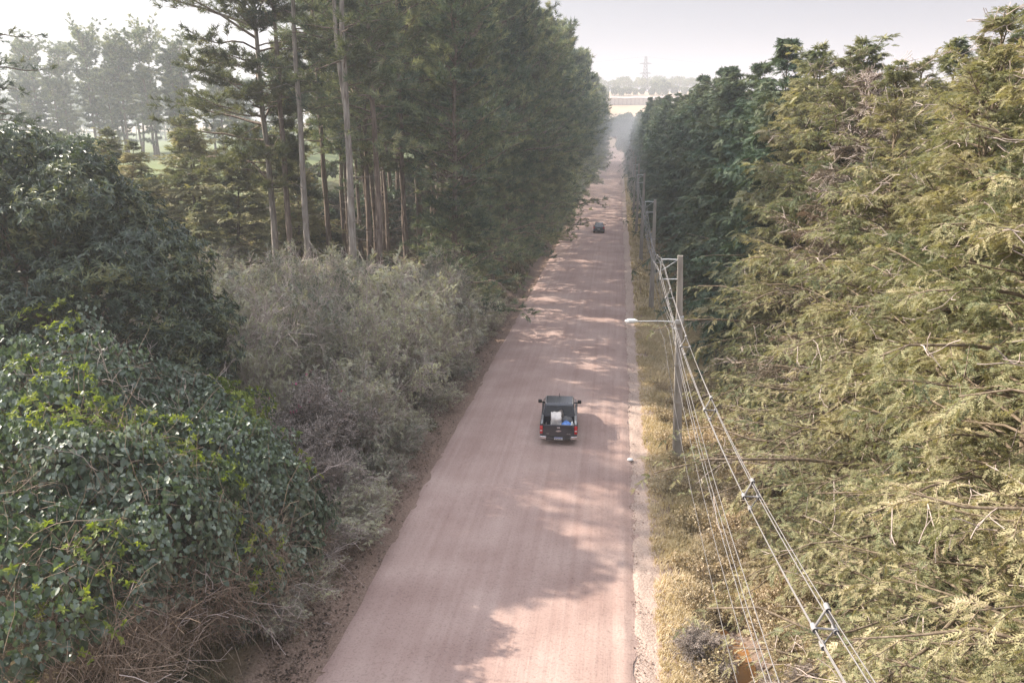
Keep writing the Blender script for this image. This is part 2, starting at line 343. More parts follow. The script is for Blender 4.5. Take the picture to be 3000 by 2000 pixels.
# road: a sheet with a low crown and graded edges
def road_mat():
    m, n = newmat('dusty_road'); L = n.links.new
    geo = N(n, 'ShaderNodeNewGeometry'); sp = N(n, 'ShaderNodeSeparateXYZ'); L(geo.outputs['Position'], sp.inputs[0])
    mp = N(n, 'ShaderNodeMapping'); mp.inputs['Scale'].default_value = (3.4, .05, 1); L(geo.outputs['Position'], mp.inputs[0])
    a = N(n, 'ShaderNodeTexNoise'); a.inputs['Scale'].default_value = 1; a.inputs['Detail'].default_value = 6; a.inputs['Roughness'].default_value = .62; L(mp.outputs[0], a.inputs[0])
    b = N(n, 'ShaderNodeTexNoise'); b.inputs['Scale'].default_value = .35; b.inputs['Detail'].default_value = 7; L(geo.outputs['Position'], b.inputs[0])
    c = N(n, 'ShaderNodeTexNoise'); c.inputs['Scale'].default_value = 13; c.inputs['Detail'].default_value = 6; c.inputs['Roughness'].default_value = .7; L(geo.outputs['Position'], c.inputs[0])
    v = N(n, 'ShaderNodeTexVoronoi'); v.inputs['Scale'].default_value = 6; L(geo.outputs['Position'], v.inputs[0])
    tr = ramp(n, [(.30, (.285, .188, .163)), (.48, (.385, .274, .240)), (.70, (.49, .370, .328))]); L(a.outputs[0], tr.inputs[0])
    pt = ramp(n, [(.30, (.30, .202, .176)), (.55, (.405, .292, .256)), (.75, (.50, .380, .335))]); L(b.outputs[0], pt.inputs[0])
    mx = N(n, 'ShaderNodeMix', data_type='RGBA'); mx.inputs[0].default_value = .66; L(tr.outputs[0], mx.inputs[6]); L(pt.outputs[0], mx.inputs[7])
    gr = ramp(n, [(.30, (.50, .50, .50)), (.48, (.95, .95, .95)), (.72, (1.0, 1.0, 1.0))]); L(c.outputs[0], gr.inputs[0])
    m2 = N(n, 'ShaderNodeMix', data_type='RGBA', blend_type='MULTIPLY'); m2.inputs[0].default_value = .8; L(mx.outputs[2], m2.inputs[6]); L(gr.outputs[0], m2.inputs[7])
    # loose stones: small dark and pale dots
    vr = ramp(n, [(.045, (1, 1, 1)), (.09, (0, 0, 0))]); L(v.outputs['Distance'], vr.inputs[0])
    vs = N(n, 'ShaderNodeMath', operation='GREATER_THAN'); vs.inputs[1].default_value = .45; sc = N(n, 'ShaderNodeSeparateColor'); L(v.outputs['Color'], sc.inputs[0]); L(sc.outputs[0], vs.inputs[0])
    vf = N(n, 'ShaderNodeMath', operation='MULTIPLY'); L(vr.outputs[0], vf.inputs[0]); L(vs.outputs[0], vf.inputs[1])
    st = ramp(n, [(.3, (.13, .09, .08)), (.7, (.5, .42, .37))]); L(sc.outputs[1], st.inputs[0])
    m3 = N(n, 'ShaderNodeMix', data_type='RGBA'); L(vf.outputs[0], m3.inputs[0]); L(m2.outputs[2], m3.inputs[6]); L(st.outputs[0], m3.inputs[7])
    p = N(n, 'ShaderNodeBsdfPrincipled'); p.inputs['Roughness'].default_value = .93; p.inputs['Specular IOR Level'].default_value = .2; L(m3.outputs[2], p.inputs['Base Color'])
    # ripples across the lane + grain
    mp2 = N(n, 'ShaderNodeMapping'); mp2.inputs['Scale'].default_value = (.5, 1.7, 1); L(geo.outputs['Position'], mp2.inputs[0])
    d = N(n, 'ShaderNodeTexNoise'); d.inputs['Scale'].default_value = 1.2; d.inputs['Detail'].default_value = 3; L(mp2.outputs[0], d.inputs[0])
    bp = N(n, 'ShaderNodeBump'); bp.inputs['Strength'].default_value = .5; bp.inputs['Distance'].default_value = .03; L(c.outputs[0], bp.inputs['Height'])
    b2 = N(n, 'ShaderNodeBump'); b2.inputs['Strength'].default_value = .5; b2.inputs['Distance'].default_value = .12; L(d.outputs[0], b2.inputs['Height']); L(bp.outputs[0], b2.inputs['Normal'])
    b3 = N(n, 'ShaderNodeBump'); b3.inputs['Strength'].default_value = .5; b3.inputs['Distance'].default_value = .05; L(a.outputs[0], b3.inputs['Height']); L(b2.outputs[0], b3.inputs['Normal'])
    L(b3.outputs[0], p.inputs['Normal'])
    o = N(n, 'ShaderNodeOutputMaterial'); L(p.outputs[0], o.inputs[0]); return m
u = np.linspace(0, 1, 60); ry = np.concatenate([np.linspace(-60, 8, 12), np.linspace(9, 90, 200), np.linspace(92, 510, 160)])
U, RY = np.meshgrid(u, ry)
def wav(y, s): return .10 * np.sin(y * .31 + s) + .07 * np.sin(y * .83 + 2 * s) + .04 * np.sin(y * 2.7 + s * 3)
xl = -8.25 + wav(RY, 1.) * .45; xr = 1.2 + wav(RY, 4.) * 1.3 + .12 * np.sin(RY * 1.9) * np.sin(RY * .23)
RX = xl + (xr - xl) * U
q = (RX + 3.6) / 4.6
RZ = -.0129 * RY + .015 + .05 * (1 - q ** 2) - .10 * np.clip((np.abs(RX + 3.55) - 4.35) / .4, 0, 1)
RZ += .035 * np.exp(-((RX - .62 - wav(RY, 2.) * .6) / .16) ** 2) * (.4 + .6 * np.sin(RY * .9) ** 2)       # loose ridge left by the grader
RZ -= .03 * np.exp(-((RX - .25 - wav(RY, 2.) * .4) / .14) ** 2)
RZ += np.where(RX > .55, rg.normal(0, .012, RX.shape), rg.normal(0, .002, RX.shape))
zz = np.where(RY > 450, ground(RX, RY) + .08, RZ)
g = Geo(); grid(g, RX, RY, zz); tag(link('road', g.mesh('road', road_mat())), kind='structure')

# muddy water lying in the ditch
g = Geo(); yy = np.linspace(18.2, 23.8, 24); cxx = 4.25 + .25 * np.sin(yy * .7) + .12 * np.sin(yy * 2.3); hw = .66 * np.sin(np.linspace(.12, PI - .12, 24)) ** .7 * (1 + .25 * np.sin(yy * 3.1))
g.add(np.concatenate([np.stack([cxx - hw, yy, np.full(24, -.90)], 1), np.stack([cxx + hw, yy, np.full(24, -.90)], 1)]), np.array([(i, i + 24, i + 25, i + 1) for i in range(23)]))
tag(link('water', g.mesh('water', plain('muddy_water', (.30, .15, .06), .18, spec=.5, var=.2, vs=1.5))), kind='structure')

# ---------------------------------------------------------------- trees
class Tree: pass
def pine(seed, H=32, h0=2., rmax=4.6, nl=150, nk=7, ts=.5, nt=6, bias=None, lo=False, mat='pine', r0=.24, dead=12, fork=False, prof=None, sec=.30):
    """tall pine: trunk mesh (with dead stubs) and crown mesh (limbs and needle tufts)"""
    rng = np.random.default_rng(seed)
    K = 14; s = np.linspace(0, 1, K); lean = rng.normal(0, .5, 2); wig = np.cumsum(rng.normal(0, .10, (K, 2)), 0); wig[0] = 0
    T = np.stack([lean[0] * s ** 1.5 + wig[:, 0] * .6, lean[1] * s ** 1.5 + wig[:, 1] * .6, s * H], 1)
    gt = Geo(); tubes(gt, T, r0 * (1 - s * .82) + .12 * np.exp(-s * 40), 9)
    if fork:
        k = 6; F = T[k:].copy(); q = np.linspace(0, 1, len(F)); F[:, 0] += -.9 * q ** .6; F[:, 1] += .3 * q; tubes(gt, F, r0 * (1 - s[k:] * .8) * .8, 8)
    t = np.sort(rng.random((1, nl)) ** .9) * (1 - h0 / H) * .99 + h0 / H
    O, _ = interp(T[None], t); O = O[0]; t = t[0]
    az = np.arange(nl) * 2.4 + rng.normal(0, .5, nl)
    f = (t - h0 / H) / (1 - h0 / H)
    if prof is None: prof = lambda f: np.clip(np.sin(PI * np.clip(.16 + .84 * f, 0, 1)) ** .5, .08, 1) * (1 - .35 * f)
    L = rmax * prof(f) * rng.uniform(.42, 1.25, nl) * (1 + .4 * (rng.random(nl) < .1))
    if bias is not None: L = L * (1 + bias[1] * np.cos(az - bias[0]))
    e = rad(8) + rad(50) * f ** 1.5 + rng.normal(0, .16, nl)
    D = np.stack([np.cos(az) * np.cos(e), np.sin(az) * np.cos(e), np.sin(e)], 1)
    Lm = grow(rng, O, D, L, -.16 + .34 * (1 - f) + rng.normal(0, .06, nl), 6, .05)
    gc = Geo(); tubes(gc, Lm, (.018 + .011 * L[:, None]) * np.linspace(1, .25, 6)[None], 4, 1)
    S, _ = kids(rng, Lm, nk, .3, 1., np.repeat(L[:, None], nk, 1) * sec + .25, 48, up=.12, sag=.05, K=4, lp=lambda t: 1.25 - .75 * t)
    if not lo: tubes(gc, S, np.full((len(S), 4), .014) * np.linspace(1, .5, 4), 3, 1)
    tt = rng.uniform(.35, 1.05, (len(S), nt)); P, Tn = interp(S, tt)
    P = P + rng.normal(0, .07, P.shape); X = nrm(Tn + np.array([0, 0, .30]) + rng.normal(0, .45, P.shape))
    sz = ts * rng.uniform(.7, 1.25, P.shape[:2])
    idx = rng.integers(0, 4, P.shape[:2])
    for k in range(4):
        tv, tf = t_needles(rng, 6 if lo else 9, .8, .085 if lo else .05); q = idx == k
        place(gc, tv, tf, P[q], X[q], rng.normal(size=(q.sum(), 3)), sz[q], 0)
    if dead:
        td = rng.random((1, dead)) * max(h0 / H, .25); Od, _ = interp(T[None], td); az = rng.random(dead) * 6.28
        Dd = np.stack([np.cos(az), np.sin(az), rng.normal(-.05, .3, dead)], 1); Pd = grow(rng, Od[0], nrm(Dd), rng.uniform(.6, 3.2, dead), rng.uniform(-.2, .5, dead), 5, .07)
        tubes(gt, Pd, np.full((dead, 5), .028) * np.linspace(1, .3, 5), 3)
    r = Tree(); r.trunk = gt.mesh('pine_trunk', M['bark_pale'] if mat == 'pine_light' else M['bark_pine']); r.crown = gc.mesh('pine_crown', [M[mat], M['bark_pine']]); r.name = 'pine_tree'
    return r
def cypress(seed, H=18, rmax=4.2, nl=170, nk=10, ns=6, ss=.5, lo=False, mat='cypress', dry=0., h0=.6):
    rng = np.random.default_rng(seed)
    K = 12; s = np.linspace(0, 1, K); wig = np.cumsum(rng.normal(0, .07, (K, 2)), 0); wig[0] = 0
    T = np.stack([wig[:, 0], wig[:, 1], s * H], 1)
    gt = Geo(); tubes(gt, T, .22 * (1 - s * .93) + .08 * np.exp(-s * 30), 8)
    t = np.sort(rng.random((1, nl)) ** .8) * (1 - h0 / H) + h0 / H
    O, _ = interp(T[None], t); O = O[0]; t = t[0]; f = (t - h0 / H) / (1 - h0 / H)
    az = np.arange(nl) * 2.4 + rng.normal(0, .4, nl)
    L = (rmax * (1 - f) ** .72 * rng.uniform(.6, 1.15, nl) + .22)
    L = L * (1 + .18 * np.sin(az * 2 + seed) + .15 * np.sin(az * 3 + f * 9))
    e = rad(4) + rad(44) * f ** 1.3 + rng.normal(0, .14, nl); L = L * (1 + .42 * (rng.random(nl) < .12)) * (1 + .12 * rng.normal(size=nl) * (f > .6))
    D = np.stack([np.cos(az) * np.cos(e), np.sin(az) * np.cos(e), np.sin(e)], 1)
    Lm = grow(rng, O, D, L, .10 + .22 * rng.random(nl), 6, .03)
    gc = Geo(); tubes(gc, Lm, (.015 + .009 * L[:, None]) * np.linspace(1, .25, 6)[None], 4, 1)
    S, ts_ = kids(rng, Lm, nk, .22, 1., np.repeat((L * .26 + .07 + .25 * np.minimum(1, L / 1.8))[:, None], nk, 1), 46, up=.04, sag=.22, K=4, lp=lambda t: 1.35 - .9 * t)
    if not lo: tubes(gc, S, np.full((len(S), 4), .011) * np.linspace(1, .5, 4), 3, 1)
    if dry:      # bare twigs among the needles
        q = rng.random(len(S)) < .35 * dry + .02; W, _ = kids(rng, S[q], 3, .3, 1, np.full((q.sum(), 3), .45), 50, planar=False, K=4, wob=.09); tubes(gc, W, np.full((len(W), 4), .009), 3, 2)
        tubes(gc, S[q], np.full((q.sum(), 4), .014) * np.linspace(1, .5, 4), 3, 2); S = S[~q]
    if dry >= .5: S = S[rng.random(len(S)) < .8]
    tt = np.linspace(.15, 1.0, ns)[None] + rng.normal(0, .05, (len(S), ns)); P, Tn = interp(S, tt)
    side = nrm(np.cross(Tn, np.array([0, 0, 1.]))); sg = np.where(np.arange(ns) % 2 == 0, 1, -1)[None, :, None]
    X = nrm(Tn + side * sg * .75 * (np.arange(ns) < ns - 1)[None, :, None] + rng.normal(0, .36, P.shape) + np.array([0, 0, -.06]))
    Nn = nrm(np.array([0, 0, 1.]) + rng.normal(0, .55, P.shape)); sz = ss * rng.uniform(.65, 1.2, P.shape[:2]) * (1 - .45 * np.clip((P[..., 2] / H - .72) / .28, 0, 1))
    idx = rng.integers(0, 4, P.shape[:2])
    for k in range(4):
        tv, tf = (t_spray_lo if lo else t_spray)(rng); q = idx == k
        place(gc, tv, tf, P[q], X[q], Nn[q], sz[q], 0)
    r = Tree(); r.trunk = gt.mesh('cypress_trunk', M['bark_cyp']); r.crown = gc.mesh('cypress_crown', [M[mat], M['bark_cyp'], M['twig_pale']]); r.name = 'cypress_tree'
    return r
def put(tr, x, y, label, cat='tree', group=None, s=1., sz=None, rz=None, rng=np.random.default_rng(99), sink=.15, tilt=None, z=None):
    rz = rng.random() * 6.28 if rz is None else rz
    tilt = (rng.normal(0, .02), rng.normal(0, .02)) if tilt is None else tilt
    e = empty(tr.name, (x, y, (gz(x, y) if z is None else z) - sink), label, cat, group, rz, (s, s, sz or s), tilt)
    link('trunk', tr.trunk, e); link('crown', tr.crown, e)
    return e
R = np.random.default_rng(11)

# --- pines left of the road
pe = [pine(20 + i, H=31, h0=.9, rmax=5.2, prof=lambda f: (.72 + .28 * np.sin(f * 17)) * (1 - f ** 4.5) ** .6 + .04, nl=175, nk=7, nt=5, ts=.52) for i in range(3)]          # road-side, boughs to the ground
pf = [pine(30 + i, H=31, h0=1.0, rmax=5.2, prof=lambda f: (.76 + .24 * np.sin(f * 14)) * (1 - f ** 4.5) ** .6 + .04, nl=130, nk=6, nt=4, ts=.75, lo=True, dead=0) for i in range(2)]   # the same, far
pi_ = [pine(40 + i, H=32, h0=11., rmax=4.2, nl=95, nk=6, nt=5, ts=.5, dead=22) for i in range(2)]    # inside the stand
named = [
 (-24.4, 54, pine(50, H=32, h0=9.5, rmax=5.6, nl=100, nk=13, nt=11, ts=.44, bias=(PI * .98, .42), sec=.40, mat='pine_light', dead=8, r0=.27), 'tall pine at the open left end of the row with long boughs spreading left'),
 (-22.6, 53, pine(51, H=33, h0=15, rmax=4.2, nl=70, nk=7, nt=5, dead=16, r0=.25), 'straight dark trunked pine just right of the spreading pine'),
 (-20.4, 50.5, pine(52, H=33, h0=20, rmax=3.6, nl=60, nk=7, nt=5, mat='pine_light', dead=14, r0=.26), 'pale grey trunked pine with bare lower stem behind the grey thicket'),
 (-16.8, 48.5, pine(53, H=33, h0=17, rmax=3.8, nl=60, nk=7, nt=5, mat='pine_light', dead=20, r0=.30, fork=True), 'thick pale pine whose trunk forks high up, nearest pine to the camera'),
 (-15.9, 51.5, pine(54, H=32, h0=13, rmax=4.0, nl=80, nk=7, nt=5, dead=22, r0=.27), 'brown pine trunk directly right of the forked pale pine'),
]
for x, y, tr, lab in named: put(tr, x, y, lab, group='pines along the left of the road', rz=0, tilt=(0, .012))
GP = 'pines along the left of the road'
for i in range(58):
    y = 58 + i * 6.5 + R.normal(0, .5)
    far = y > 135
    lab = 'first roadside pine of the dark wall, boughs drooping over the verge' if i == 0 else ('dense roadside pine in the near half of the dark pine wall' if not far else 'dark roadside pine in the far hazy part of the pine wall')
    put((pf if far else pe)[i % (2 if far else 3)], -12.6 + 1.7 * min(1, max(0, (y - 70) / 30)) + R.normal(0, .5) + (.4 if y > 200 else 0), y, lab, group=GP if i == 0 else GP + (', far' if far else ', near'), s=R.uniform(.84, 1.2), sz=R.uniform(.84, 1.12))
for j, (x0, ya, yb) in enumerate([(-16.2, 58.6, 400), (-19.8, 60, 150), (-23.4, 62, 140), (-26.5, 68, 130)]):
    y = ya
    while y < yb:
        put(pi_[int(R.integers(0, 2))], x0 + R.normal(0, .5), y, 'pine inside the stand behind the roadside row', group='pines inside the stand', s=R.uniform(.9, 1.08), sz=R.uniform(.9, 1.08))
        y += R.uniform(5.6, 6.8)
shade_pine = pine(48, H=32, h0=13., rmax=4.6, nl=70, nk=5, nt=5, ts=.5, dead=10)  # loose pine for the unseen trees added at left to shade the road
for x, y, s_ in [(-36, 41, .85), (-47, 45, .92), (-40, 38, .9), (-44, 42.5, 1), (-50, 47.5, 1.), (-58, 51.5, 1.)]:
    put(shade_pine, x, y, 'unseen pine added beyond the left edge to shade the road', group='unseen shade pines beyond the left edge', s=s_)
# --- hazy pines standing in the meadow, left background
pb = [pine(60 + i, H=28, h0=(7, 4, 9)[i], rmax=(4.2, 3.8, 4.0)[i], nl=88, nk=6, nt=6, ts=.66, prof=lambda f: .38 + .62 * f ** 1.5 * (1.0 - .75 * np.clip((f - .88) / .12, 0, 1) ** 2), lo=True, dead=0, r0=.30) for i in range(3)]
GB = 'tall hazy pines standing in the meadow'
bgx = [(-126, 150), (-121, 146), (-116, 152), (-112, 147), (-108, 150), (-104.5, 155), (-101, 148), (-97.5, 152), (-94, 147), (-91.5, 153), (-89, 148), (-86, 151), (-83, 149), (-79, 156), (-104, 168), (-112, 172), (-121, 170), (-130, 165), (-96, 170), (-137, 152), (-118, 134), (-124, 128), (-66, 175), (-60, 182), (-54, 190), (-106, 144), (-99, 160), (-92, 163), (-86, 166), (-114, 158), (-124, 157), (-81, 164), (-74, 170), (-103, 172), (-96, 146.5), (-90, 158), (-110, 165), (-118, 160), (-84, 172), (-88, 178), (-77, 162), (-72, 178), (-69, 165), (-128, 156), (-123, 145)]
for i, (x, y) in enumerate(bgx):
    put(pb[i % 3], x, y, 'tall bare stemmed pine in the hazy meadow row at the left', group=GB, s=R.uniform(.92, 1.08) * (.8 if i > 21 else 1), sz=R.uniform(.66, .82) * (.72 if 0 else 1) * (.72 if i > 21 else 1))
for i in range(64):
    x = -225 + i * 3.0 + R.normal(0, 1.2); y = 262 + R.uniform(0, 40)
    put(pb[1 + i % 2], x, y, 'distant faint pine of the wood beyond the meadow', group='wood beyond the meadow', s=R.uniform(.75, 1.), sz=R.uniform(.5, .68))

# --- cypresses right of the road
cn = [cypress(70 + i, H=17.8, rmax=4.9, nl=200, nk=12, ns=9, ss=.29, dry=.14) for i in range(3)]
cd_ = cypress(80, H=17, rmax=3.9, nl=150, nk=11, ns=8, ss=.30, mat='cypress_dry', dry=.8)
cm = [cypress(75 + i, H=18.8, rmax=4.9, nl=170, nk=10, ns=6, ss=.52, lo=True) for i in range(2)]
cf = [cypress(85 + i, H=20, rmax=4.8, nl=140, nk=8, ns=6, ss=.68, lo=True, mat='cypress_shaded') for i in range(3)]
near_c = [(9.0, 11.5, 0, 'olive green cypress at the bottom right corner, nearest to the camera'), (8.9, 16, 1, 'cypress whose bough lies across the overhead cables at the bottom right'),
 (9.2, 20.3, 2, 'second olive cypress behind the bough over the cables'), (9.3, 24.6, 0, 'bright yellow green cypress beside the brown weeds, right of the cables'),
 (9.2, 28.8, 1, 'broad cypress beside the near concrete pole'), (8.8, 33.2, 3, 'half dead brown cypress with bare pale twigs'),
 (9.1, 37.6, 2, 'sunlit cypress just behind the near concrete pole'), (9.2, 42.3, 0, 'last sunlit cypress of the row before the shaded wall')]
GC = 'cypresses along the right of the road'
for x, y, v, lab in near_c:
    put(cd_ if v == 3 else cn[v], x, y, lab, group=GC, s=R.uniform(.92, 1.06), sz=R.uniform(.94, 1.06), tilt=(R.normal(0, .02), -.05))
for i in range(13):
    y = 6 + i * 3.6; put(cn[i % 3] if i < 9 else cm[i % 2], 12.8 + R.normal(0, .9), y + 1.5, 'cypress in the second row behind the roadside cypresses', group='second row of cypresses', s=R.uniform(.95, 1.15), sz=R.uniform(.90, 1.08))
for i in range(16):
    put(cm[i % 2], 18.5 + (i % 2) * 4.8 + R.normal(0, .6), 14 + (i // 2) * 5.6 + R.uniform(-1, 1), 'tall cypress of the back rows at the upper right', group='back rows of cypresses', s=R.uniform(.95, 1.1), sz=R.uniform(1.06, 1.2) - .0032 * (14 + (i // 2) * 5.6))
y = 46.5; i = 0
while y < 400:
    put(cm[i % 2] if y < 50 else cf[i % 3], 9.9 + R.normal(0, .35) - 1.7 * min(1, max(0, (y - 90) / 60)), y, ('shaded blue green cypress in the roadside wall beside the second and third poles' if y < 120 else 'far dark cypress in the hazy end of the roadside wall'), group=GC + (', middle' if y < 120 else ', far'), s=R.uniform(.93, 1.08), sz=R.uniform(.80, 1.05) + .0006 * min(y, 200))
    y += 4.3 if y < 160 else 6.5; i += 1
for j, x0 in enumerate((13.5, 18.5)):
    y = 52 + j
    while y < (260 if j == 0 else 130):
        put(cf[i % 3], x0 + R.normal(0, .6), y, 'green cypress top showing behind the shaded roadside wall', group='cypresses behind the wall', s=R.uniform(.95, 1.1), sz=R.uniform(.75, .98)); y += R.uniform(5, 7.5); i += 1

# --- young cypress like trees left of the pines
for i, (x, y, s, lab) in enumerate([(-34.2, 62, .66, 'young grey green conifer with a pointed top left of the pine trunks'), (-39, 60, .50, 'smaller conifer at the left edge of the young trees, by the dark leafy tree'), (-30.0, 60, .58, 'bushy young conifer in front of the spreading pine trunk'), (-26.5, 64, .56, 'low conifer between the young trees and the pine trunks'), (-34.5, 55, .42, 'lowest dark conifer below the pointed young one'), (-29.5, 54, .40, 'squat dark conifer right below the bushy young one'), (-43, 64, .5, 'young conifer half hidden by the top of the dark leafy tree'), (-37, 68, .6, 'rounded young conifer behind the pointed one, against the meadow'), (-31, 72, .66, 'young conifer behind the spreading pine, its top against the meadow')]):
    put(cm[i % 2], x, y, lab, group='young conifers', s=s * 1.45, sz=s * 1.0)

# ---------------------------------------------------------------- broadleaf masses
def n3(P, s, ph=0.):
    P = P * s
    return (np.sin(P[:, 0] * 1.7 + ph + np.sin(P[:, 1] * 1.3)) + np.sin(P[:, 1] * 1.9 + 2 + ph * 2 + np.sin(P[:, 2] * 1.7)) + np.sin(P[:, 2] * 2.1 + 4 + np.sin(P[:, 0] * 1.5 + ph))) / 3
def lumps(rng, E, n, zmin=-.35, depth=.25, rough=.25):
    """points on the outside of overlapping ellipsoids; E rows: cx cy cz rx ry rz"""
    E = np.array(E, float); w_ = (E[:, 3] * E[:, 4] + E[:, 4] * E[:, 5] + E[:, 3] * E[:, 5]); w_ /= w_.sum()
    k = rng.choice(len(E), n, p=w_); d = nrm(rng.normal(size=(n, 3))); q = d[:, 2] > zmin; k, d = k[q], d[q]
    dd = -np.abs(rng.normal(0, depth, len(d)))
    c = E[k, :3]; r = E[k, 3:]; P0 = c + r * d; bump = rough * n3(P0, 1.1) + rough * .6 * n3(P0, 2.7, 1.3)
    Nn = nrm(d / r); P = P0 + Nn * (bump + dd)[:, None]
    ok = np.ones(len(P), bool)
    for e_i, e in enumerate(E):
        ins = (((P0 - e[:3]) / e[3:]) ** 2).sum(1) < .9; ok &= ~(ins & (k != e_i))
    return P[ok], Nn[ok], bump[ok]
def skeleton(rng, g, E, base, n=26, m=1, r=.09):
    """limbs from the base to the lumps, with side branches"""
    E = np.array(E, float); k = rng.integers(0, len(E), n); tgt = E[k, :3] + E[k, 3:] * nrm(rng.normal(size=(n, 3)) + np.array([0, 0, .6])) * .85
    s = np.linspace(0, 1, 8)[None, :, None]; b = np.array(base)[None] + rng.normal(0, .25, (n, 3)) * np.array([1, 1, 0])
    P = b[:, None] * (1 - s) + tgt[:, None] * s; P[:, :, 2] += (np.sin(s[..., 0] * PI) * .15 * np.linalg.norm(tgt - b, axis=1)[:, None]); P += np.cumsum(rng.normal(0, .06, P.shape), 1) * (s > 0)
    tubes(g, P, r * np.linspace(1, .2, 8)[None] * np.ones((n, 1)), 5, m)
    S, _ = kids(rng, P, 6, .35, 1, np.full((n, 6), np.linalg.norm(tgt - b, axis=1).mean() * .25), 50, planar=False, K=5, wob=.06); tubes(g, S, np.full((len(S), 5), r * .25) * np.linspace(1, .35, 5), 3, m)
    return S
# the big dark leafy tree
rng = np.random.default_rng(5)
MG = (-24.5, 31.5); mz = gz(*MG)
rr_ = np.random.default_rng(17); dd_ = nrm(rr_.normal(size=(26, 3)) + np.array([.1, -.5, .35]))
E = [(7.2 * a * .93, 5.8 * b * .93, 8.6 + 5.4 * c * .93, *rr_.uniform(1.3, 2.5, 3)) for a, b, c in dd_] + [(0, 0, 8.6, 7.0, 5.6, 5.2), (5.0, -1.2, 8.0, 4.0, 3.6, 4.0), (6.6, -.6, 5.6, 3.2, 3.2, 3.6), (7.0, -2.2, 3.4, 2.6, 2.6, 3.2), (-5.5, .5, 7.8, 5.6, 5, 5.6), (2.2, -3.4, 5.2, 4.2, 3.4, 4.2), (-3, -4, 5.4, 4.5, 3, 4.2), (3.4, -.8, 10.7, 3.2, 3, 2.6), (-2.2, -1.2, 11.6, 3.8, 3, 2.6), (-8, -1, 9.5, 3.4, 3, 3.5)]
t = empty('leafy_tree', (MG[0] - .6, MG[1], mz - .1), 'big dark glossy leaved tree with a rounded crown at the left edge', 'tree', sc=(.94, .94, .88))
g = Geo(); s = np.linspace(0, 1, 8); tubes(g, np.stack([.3 * np.sin(s * 3), s * 0, s * 5.5], 1), .42 * (1 - s * .5), 10)
skeleton(rng, g, E, (0, 0, 2.5), 26, 0, .16); link('trunk', g.mesh('leafy_trunk', M['bark_cyp']), t)
g = Geo(); P, Nn, b = lumps(rng, E, 40000, -.55, .26, .5); q = (b > -.18) | (rng.random(len(P)) < .25); P, Nn = P[q], Nn[q]
for k in range(4):
    tv, tf = t_rosette(rng, 8, .14, .25); q = rng.integers(0, 4, len(P)) == k
    place(g, tv, tf, P[q], nrm(Nn[q] + np.array([0, 0, .5]) + rng.normal(0, .35, (q.sum(), 3))), rng.normal(size=(q.sum(), 3)), rng.uniform(.20, .34, q.sum()))
Ei = [(a, b_, c, d * .8, e_ * .8, f * .8) for a, b_, c, d, e_, f in E]; P, Nn, b = lumps(rng, Ei, 15000, -.9, .35, .3); tv, tf = t_rosette(rng, 8, .2, .0)
place(g, tv, tf, P, nrm(Nn + rng.normal(0, .6, P.shape)), rng.normal(size=P.shape), rng.uniform(.30, .42, len(P)))
link('crown', g.mesh('leafy_crown', M['mango']), t)

